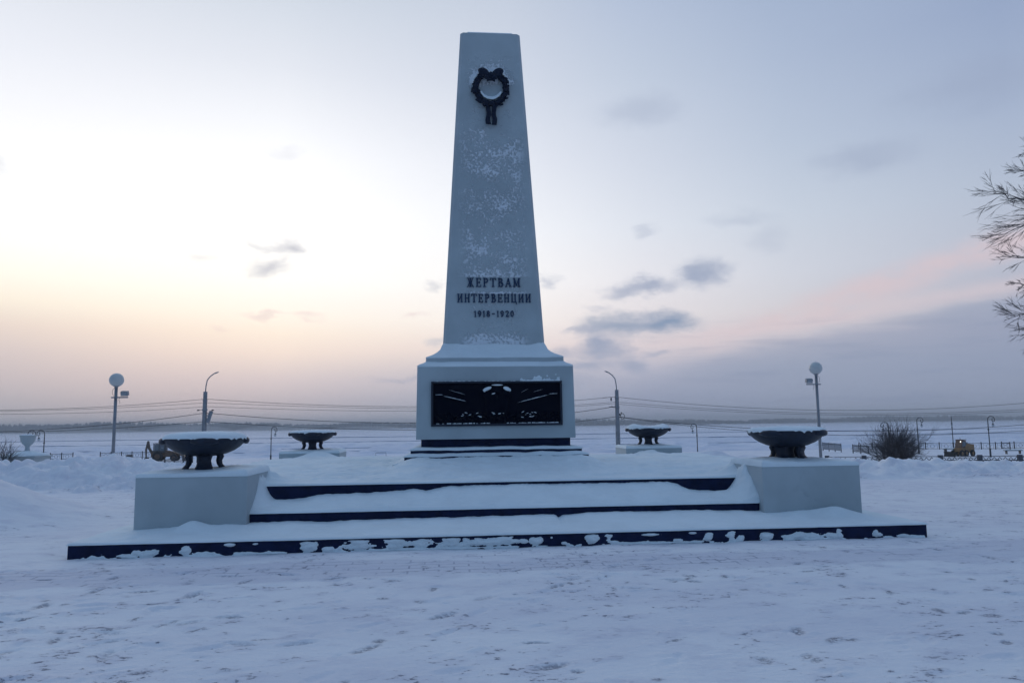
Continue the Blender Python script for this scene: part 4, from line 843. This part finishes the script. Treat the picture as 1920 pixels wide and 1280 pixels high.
# ------------------------------------------------------------------ fences
def fence(name, x0, y0, x1, y1, z0, z1, n, label, style, parent_group=None):
    d = Vector((x1-x0, y1-y0)); L = d.length; a = math.atan2(d.y, d.x); e = empty(name, (x0, y0, z0), a, label, 'fence', parent_group)
    st = L/n; pm = None
    for k in range(n+1):
        zz = (z1-z0)*k/n
        if pm is None: pm = MB().box((0, 0, .50), (.13, .13, 1.3)).build('post', IRON, e) if style != 'heavy' else MB().box((0, 0, .45), (.42, .42, 1.3)).build('post', mat('stone_post', (.05, .06, .08), .8), e)
        else: p = pm.copy(); C.objects.link(p); p.parent = e; p.location = (st*k, 0, zz); continue
    for k in range(n):
        m = MB(); za = (z1-z0)*k/n; zb = (z1-z0)*(k+1)/n; xa, xb = st*k+.07, st*(k+1)-.07; q = lambda t, h: (xa+(xb-xa)*t, 0, za+(zb-za)*t+h)
        m.tube([q(0, .95), q(1, .95)], .035, 4); m.tube([q(0, .12), q(1, .12)], .03, 4)
        if style == 'ring':
            m.tube([q(.5+.16*math.cos(t*.7), 0)[:2]+(za+.52+.28*math.sin(t*.7),) for t in range(10)], .022, 4)
            for t in (.12, .88): m.tube([q(t, .12), q(t, .95)], .018, 4)
            m.tube([q(.16, .75), q(.34, .55)], .015, 3); m.tube([q(.84, .75), q(.66, .55)], .015, 3)
        elif style == 'bars':
            for t in np.linspace(.1, .9, 7): m.tube([q(t, .12), q(t, 1.12)], .03, 4)
        else:
            w = 7
            for j in range(w):
                for (h0, h1) in ((.15, .5), (.5, .9)):
                    m.tube([q(j/w, h0), q((j+.5)/w, h1-.05), q((j+1)/w, h0)], .045, 4)
            m.tube([q(0, .52), q(1, .52)], .05, 4)
        m.build('panel', IRON, e)['kind'] = 'stuff'
    return e
fence('railing', -65.5, 110, -62.3, 110.6, -3.2, -3.2, 2, 'short stretch of dark railing left of the left globe lamp', 'ring')
fence('railing', -58.2, 111, -50.5, 112.5, -3.2, -3.2, 5, 'dark railing on the embankment behind the left globe lamp and the digger', 'ring')
fence('railing', 66, 101, 86, 93.0, -3.2, -3.2, 11, 'dark embankment railing between the bare bush and the yellow machine', 'ring')
fence('railing', 86.6, 95.5, 97, 92.5, -3.2, -3.2, 6, 'dark embankment railing at the far right behind the bench', 'ring')
fence('iron_railing', 55.4, 92.5, 57.6, 91.3, -2.8, -3.0, 3, 'short dark iron railing right of the right globe lamp', 'bars')
fence('iron_railing', 57.2, 87.3, 62, 85.6, -3.0, -3.4, 5, 'dark iron railing going down left of the bare bush', 'bars')
fence('iron_railing', -39.6, 88.5, -37.3, 92.5, -3.6, -3.1, 3, 'grey stair railing beside the digger left of the near left bowl', 'bars')
fence('parapet_railing', 41.6, 65.2, 75, 54.8, -3.45, -3.35, 9, 'heavy patterned railing with stone posts along the right edge of the plaza', 'heavy')
# small frames and benches
def bench(x, y, z, rz, L, label):
    e = empty('bench', (x, y, z), rz, label, 'bench'); MB().box((0, 0, .46), (L, .45, .08)).build('seat', IRON, e)
    for s in (-1, 1): MB().box((s*L*.38, 0, .21), (.10, .40, .42)).build('leg', IRON, e)
    m = MB().box((0, 0, .54), (L*.96, .42, .08)).build('snow_cap', SNOW, e, bevel=.03); return e
bench(73.0, 88.6, -3.25, .3, 2.6, 'snow capped bench left of the yellow machine below the railing')
bench(73.4, 76.8, -3.1, -.2, 2.2, 'snow capped bench at the far right beyond the heavy railing')
bench(57.6, 76, -3.0, 0, 3.4, 'long dark bench right beside the big bare bush')
e = empty('barrier_frame', (-11.9, 102.3, -3.2), 0, 'small black tubular frame standing alone in the snow left of the obelisk', 'barrier')
MB().tube([(-.8, 0, -.1), (-.8, 0, .65), (.8, 0, .65), (.8, 0, -.1)], .04, 6).build('frame', IRON, e)
e = empty('litter_bin', (-52.6, 82, -3.2), 0, 'dark litter bin at the foot of the far left ornate lamp', 'bin')
MB().lathe([(.30, -.1), (.34, .1), (.36, .72), (.39, .75), (.36, .78), (0, .76)], 14).build('bin_body', IRON, e, smooth=True); MB().ball((0, 0, .80), 1, 10, 6, (.33, .33, .07)).build('snow_cap', SNOW, e, smooth=True)
e = empty('litter_bin', (-54.0, 112, -3.2), 0, 'low dark bin at the railing right of the left globe lamp', 'bin')
MB().box((0, 0, .3), (.9, .5, .6)).build('bin_body', IRON, e, bevel=.04)

# white vase on plinth
e = empty('garden_vase', (-20.2, 20, .62), 0, 'white stone vase on a snow covered plinth at the far left edge', 'vase')
MB().lathe([(0, -.05), (.20, -.05), (.17, .02), (.10, .10), (.09, .24), (.13, .30), (.22, .38), (.29, .52), (.315, .70), (.34, .72), (.34, .76), (.28, .76), (0, .72)], 28).build('cup', PAINT, e, smooth=False, ang=40)
MB().ball((0, 0, .75), 1, 16, 8, (.29, .29, .06)).build('snow_cap', SNOW, e, smooth=True)
e = empty('vase_plinth', (-20.2, 20, 0), 0, 'low broad white plinth under the vase, buried in snow', 'plinth')
m = MB(); m.box((0, 0, .15), (1.35, 1.35, .5)); m.box((0, 0, .42), (1.5, 1.5, .08)); m.build('block', PAINT, e, bevel=.01)
MB().lathe([(.86, .45), (.84, .50), (.62, .58), (.35, .66), (.1, .68), (0, .68)], 20, fn=lambda th, i: 1+.10*math.cos(4*th)*(i < 2)+.04*math.sin(3*th+i)).build('snow_cap', SNOW, e, smooth=True)

# ------------------------------------------------------------------ machines
def wheel(name, parent, x, y, r_, w, hub=ORG):
    q = MB(); V = []; prof = [(r_*.55, -w/2), (r_*.95, -w/2), (r_, -w/3), (r_, w/3), (r_*.95, w/2), (r_*.55, w/2), (r_*.55, -w/2)]; n = 18
    for (rr, yy) in prof:
        for k in range(n): V.append((x+rr*math.cos(2*math.pi*k/n), y+yy, r_+rr*math.sin(2*math.pi*k/n)))
    F = [(i*n+k, i*n+(k+1) % n, (i+1)*n+(k+1) % n, (i+1)*n+k) for i in range(len(prof)-1) for k in range(n)]
    o = q.add(V, F).build(name, RUB, parent, smooth=False, ang=40)
    MB().tube([(x, y-w*.4, r_), (x, y+w*.4, r_)], r_*.56, 14).build('rim', hub, o)
    return o
e = empty('backhoe_loader', (-43.4, 99, -3.2), .1, 'orange backhoe loader with dark cab and raised arm, beside the near left bowl', 'digger')
b = MB(); b.box((-.2, 0, 1.0), (3.4, 1.3, .7)); b.prism([(.3, 1.3), (2.0, 1.15), (2.0, .75), (.3, .75)], -.55, .55); build_each(b, 'body', ORG, e, bevel=.05)
c = MB(); c.box((-.75, 0, 2.62), (1.7, 1.6, .10)); 
for x_ in (-1.5, -.75, 0): 
    for y_ in (-.72, .72): c.box((x_, y_, 1.95), (.10, .08, 1.3))
c.box((-.75, 0, 1.42), (1.6, 1.5, .3)); cb_ = islands(c); CABM = mat('dark_cab', (.05, .055, .06), .6); [q.build('cab_roof' if k == 0 else ('cab_pillar' if k < len(cb_)-1 else 'cab_base'), CABM, e) for k, q in enumerate(cb_)]
for y_ in (-.70, .70): MB().box((-.38, y_, 2.05), (.62, .02, .95)).build('window', WIN, e); MB().box((-1.12, y_, 2.05), (.62, .02, .95)).build('window', WIN, e)
for y_ in (-.85, .85): wheel('wheel', e, -.9, y_, .72, .42); wheel('wheel', e, 1.35, y_, .5, .32)
bm = MB(); bm.tube([(-1.7, 0, .8), (-2.35, 0, 2.0), (-2.5, 0, 3.0)], [.20, .20, .14], 6); bm.tube([(-2.5, 0, 3.0), (-2.75, 0, 1.7), (-2.7, 0, .5)], [.14, .15, .10], 6); build_each(bm, 'boom', mat('boom_paint', (.12, .09, .07), .7), e)
bk = MB(); bk.prism([(-2.9, .5), (-2.4, .6), (-2.3, .15), (-2.7, .0)], -.35, .35); bk.build('bucket', RUB, e)
la = MB()
for y_ in (-.62, .62): la.tube([(.1, y_, 1.5), (1.6, y_, 1.2), (2.8, y_, .6)], [.09, .10, .08], 6)
build_each(la, 'loader_arm', ORG, e); MB().prism([(2.7, .85), (3.3, .25), (3.5, .0), (2.6, .05), (2.55, .6)], -1.0, 1.0).build('loader_bucket', ORG, e)
MB().lathe([(.12, -.03), (.14, 0), (.0, .02)], 10, (-.3, -.73, 2.0)).build('side_lamp', GLOBE, e)

e = empty('wheel_loader', (62.9, 72.2, -3.05), .25, 'yellow snow clearing machine behind the heavy railing at right', 'tractor')
b = MB(); b.prism([(-1.0, .6), (2.3, .6), (2.3, 1.9), (.5, 2.05), (-.1, 1.4), (-1.0, 1.35)], -.8, .8); b.build('body', YEL, e, bevel=.06)
MB().prism([(-.95, 1.35), (.55, 1.35), (.35, 2.55), (-.55, 2.6)], -.7, .7).build('cab', ORG, e, bevel=.04)
for y_ in (-.71, .71): MB().prism([(-.7, 1.6), (.3, 1.6), (.2, 2.35), (-.45, 2.4)], y_-.012, y_+.012).build('window', WIN, e)
r__ = MB(); r__.box((-.1, 0, 2.64), (1.15, 1.5, .09)); r__.build('cab_roof', ORG, e, bevel=.02)
for y_ in (-.9, .9):
    for x_ in (-1.1, 0.0, 1.6): wheel('wheel', e, x_, y_, .52, .34, YEL)
MB().prism([(-3.3, .0), (-3.1, .0), (-2.9, .45), (-3.1, .8), (-3.25, .8), (-3.1, .45)], -1.2, 1.2).build('blade', RUB, e)
MB().tube([(-2.95, 0, .4), (-1.0, 0, .7)], .10, 6).build('blade_arm', RUB, e)
e.scale = (.66, .66, .78)
LIT = bpy.data.materials.new('lit_headlamp'); LIT.use_nodes = True; LIT.node_tree.nodes['Principled BSDF'].inputs['Emission Color'].default_value = (1, .97, .9, 1); LIT.node_tree.nodes['Principled BSDF'].inputs['Emission Strength'].default_value = 2.5
MB().ball((-1.05, -.72, 2.35), .09, 10, 6).build('headlight', LIT, e, smooth=True)
MB().tube([(-.55, -.3, 2.6), (-.6, -.3, 3.0)], .04, 6).build('beacon', IRON, e)

# ------------------------------------------------------------------ bare bushes and tree
def twigs(m, p, d, L, r_, lev, bend=.25, spread=.55, kids=4, droop=0):
    n = 4 if lev else 3; pts = [p]; q = p.copy(); dd = d.copy()
    for i in range(n):
        dd = (dd+Vector((random.gauss(0, bend), random.gauss(0, bend), random.gauss(0, bend)-droop))*.35).normalized(); q = q+dd*L/n; pts.append(q.copy())
    m.tube(pts, [r_*(1-.55*i/n) for i in range(n+1)], 4 if r_ < .02 else 6, cap=False)
    if lev <= 0: return
    for k in range(kids):
        t = random.uniform(.25, 1.0) if k else 1.0
        i = min(n-1, int(t*n)); a = pts[i].lerp(pts[i+1], t*n-i) if t < 1 else pts[-1]
        ax = Vector((random.gauss(0, 1), random.gauss(0, 1), random.gauss(0, 1))).normalized()
        nd = (dd+ax*spread*random.uniform(.7, 1.4)).normalized()
        twigs(m, a, nd, L*random.uniform(.45, .75), max(.0026, r_*random.uniform(.42, .6)), lev-1, bend, spread, kids, droop)
def bush(x, y, z, H, stems, lev, spread, label, name='bare_bush', rr=.03):
    e = empty(name, (x, y, z), 0, label, 'bush'); m = MB()
    for k in range(stems):
        a = random.uniform(0, 2*math.pi); s = random.uniform(.05, spread)
        twigs(m, Vector((random.gauss(0, .12), random.gauss(0, .12), -.2)), Vector((math.cos(a)*s, math.sin(a)*s, 1)).normalized(), H*random.uniform(.38, .5), rr*random.uniform(.6, 1), lev, .3, .5, 4)
    o = m.build('branches', TWIG, e, smooth=True); return e
bush(35.3, 42, -3.1, 5.0, 70, 3, .48, 'big round bare bush in front of the right railing', rr=.05)
bush(-20.25, 18.3, .0, 1.7, 16, 2, .5, 'bare bush with upright twigs at the very left edge beside the white vase', rr=.02)
# tree whose twigs reach in at the right edge
e = empty('bare_tree', (12.92, -3.0, 0), 0, 'bare tree whose fine twigs reach in from the right edge against the sky', 'tree')
tk = MB(); tk.tube([(0, 0, -.3), (.03, 0, .6), (-.02, .05, 2.5), (.1, 0, 5), (.05, .1, 7.5), (.2, 0, 10)], [.30, .24, .20, .16, .11, .04], 14); tk.build('trunk', BARK, e, smooth=True)
bm = MB(); random.seed(21)
def limb(P, r0, seed, kids=13, L=.75, drp=.0):
    random.seed(seed); P = [Vector(p)-Vector((12.6, -3.0, 0)) for p in P]; n = len(P)
    Q = []
    for i in range(n-1):
        for k in range(4): Q.append(P[i].lerp(P[i+1], k/4)+Vector((random.gauss(0, .012), random.gauss(0, .02), random.gauss(0, .012))))
    Q.append(P[-1]); m = len(Q); bm.tube(Q, [max(.005, r0*.7*(1-.9*i/(m-1))) for i in range(m)], 6, cap=False)
    for k in range(int(kids*1.7)):
        i = random.randint(int(m*.3), m-2); d = (Q[i+1]-Q[i]).normalized(); s = random.choice((-1, 1))
        nd = (d+Vector((0, random.gauss(0, .3), s*random.uniform(.2, .5)))).normalized()
        twigs(bm, Q[i], nd, L*random.uniform(.4, .95)*(1.15-.7*i/m), max(.004, r0*(1-.85*i/m)*.2), 2, .16, .33, 4, drp)
limb([(12.6, -3, 5.0), (11.2, -3.2, 6.35), (10.2, -3.4, 6.50), (9.8, -3.5, 6.44), (9.55, -3.5, 6.44), (9.35, -3.5, 6.50)], .03, 1, 8, .4)
limb([(12.6, -3, 5.4), (11.2, -3.2, 6.6), (10.4, -3.4, 6.85), (9.9, -3.5, 6.82), (9.6, -3.5, 6.86), (9.35, -3.5, 6.95)], .03, 12, 6, .35)
limb([(12.6, -3, 4.0), (11.2, -3.2, 4.55), (10.4, -3.4, 4.8), (9.9, -3.5, 4.74), (9.6, -3.5, 4.70), (9.4, -3.5, 4.62)], .03, 14, 7, .35)
limb([(12.6, -3, 4.6), (11.2, -3.2, 5.45), (10.2, -3.4, 5.75), (9.65, -3.5, 5.84), (9.35, -3.5, 5.95), (9.1, -3.5, 6.08)], .04, 2, 9, .45)
limb([(12.6, -3, 4.2), (11.2, -3.2, 5.0), (10.2, -3.45, 5.25), (9.5, -3.5, 5.36), (9.0, -3.5, 5.55), (8.55, -3.5, 5.66)], .055, 3, 18, .72)
limb([(12.6, -3, 4.0), (11.2, -3.2, 4.9), (10.2, -3.45, 5.15), (9.5, -3.5, 5.2), (9.0, -3.5, 5.02), (8.58, -3.5, 4.84)], .05, 4, 18, .72)
limb([(12.6, -3, 3.6), (11.2, -3.2, 4.2), (10.2, -3.45, 4.35), (9.5, -3.5, 4.38), (9.05, -3.5, 4.46), (8.60, -3.5, 4.47)], .05, 5, 12, .5)
limb([(12.6, -3, 3.3), (11.2, -3.2, 3.8), (10.2, -3.45, 3.9), (9.5, -3.5, 3.92), (9.1, -3.5, 3.95), (8.85, -3.5, 3.98)], .04, 6, 9, .45)
limb([(12.6, -3, 3.0), (11.2, -3.2, 3.5), (10.2, -3.45, 3.6), (9.5, -3.5, 3.50), (9.05, -3.5, 3.42), (8.68, -3.5, 3.40)], .045, 7, 14, .6)
limb([(12.6, -3, 2.8), (11.2, -3.2, 3.3), (10.2, -3.45, 3.4), (9.6, -3.5, 3.25), (9.15, -3.5, 3.08), (8.85, -3.5, 3.05)], .045, 8, 12, .6, .05)
for k in range(9):   # limbs on the far sides
    random.seed(100+k); a = random.uniform(-.7, .7); z = 4+k*.6
    twigs(bm, Vector((0, 0, z)), Vector((math.cos(a), math.sin(a), .5)).normalized(), 2.6, .06, 4, .25, .5, 3)
bm.build('branches', TWIG, e, smooth=True)
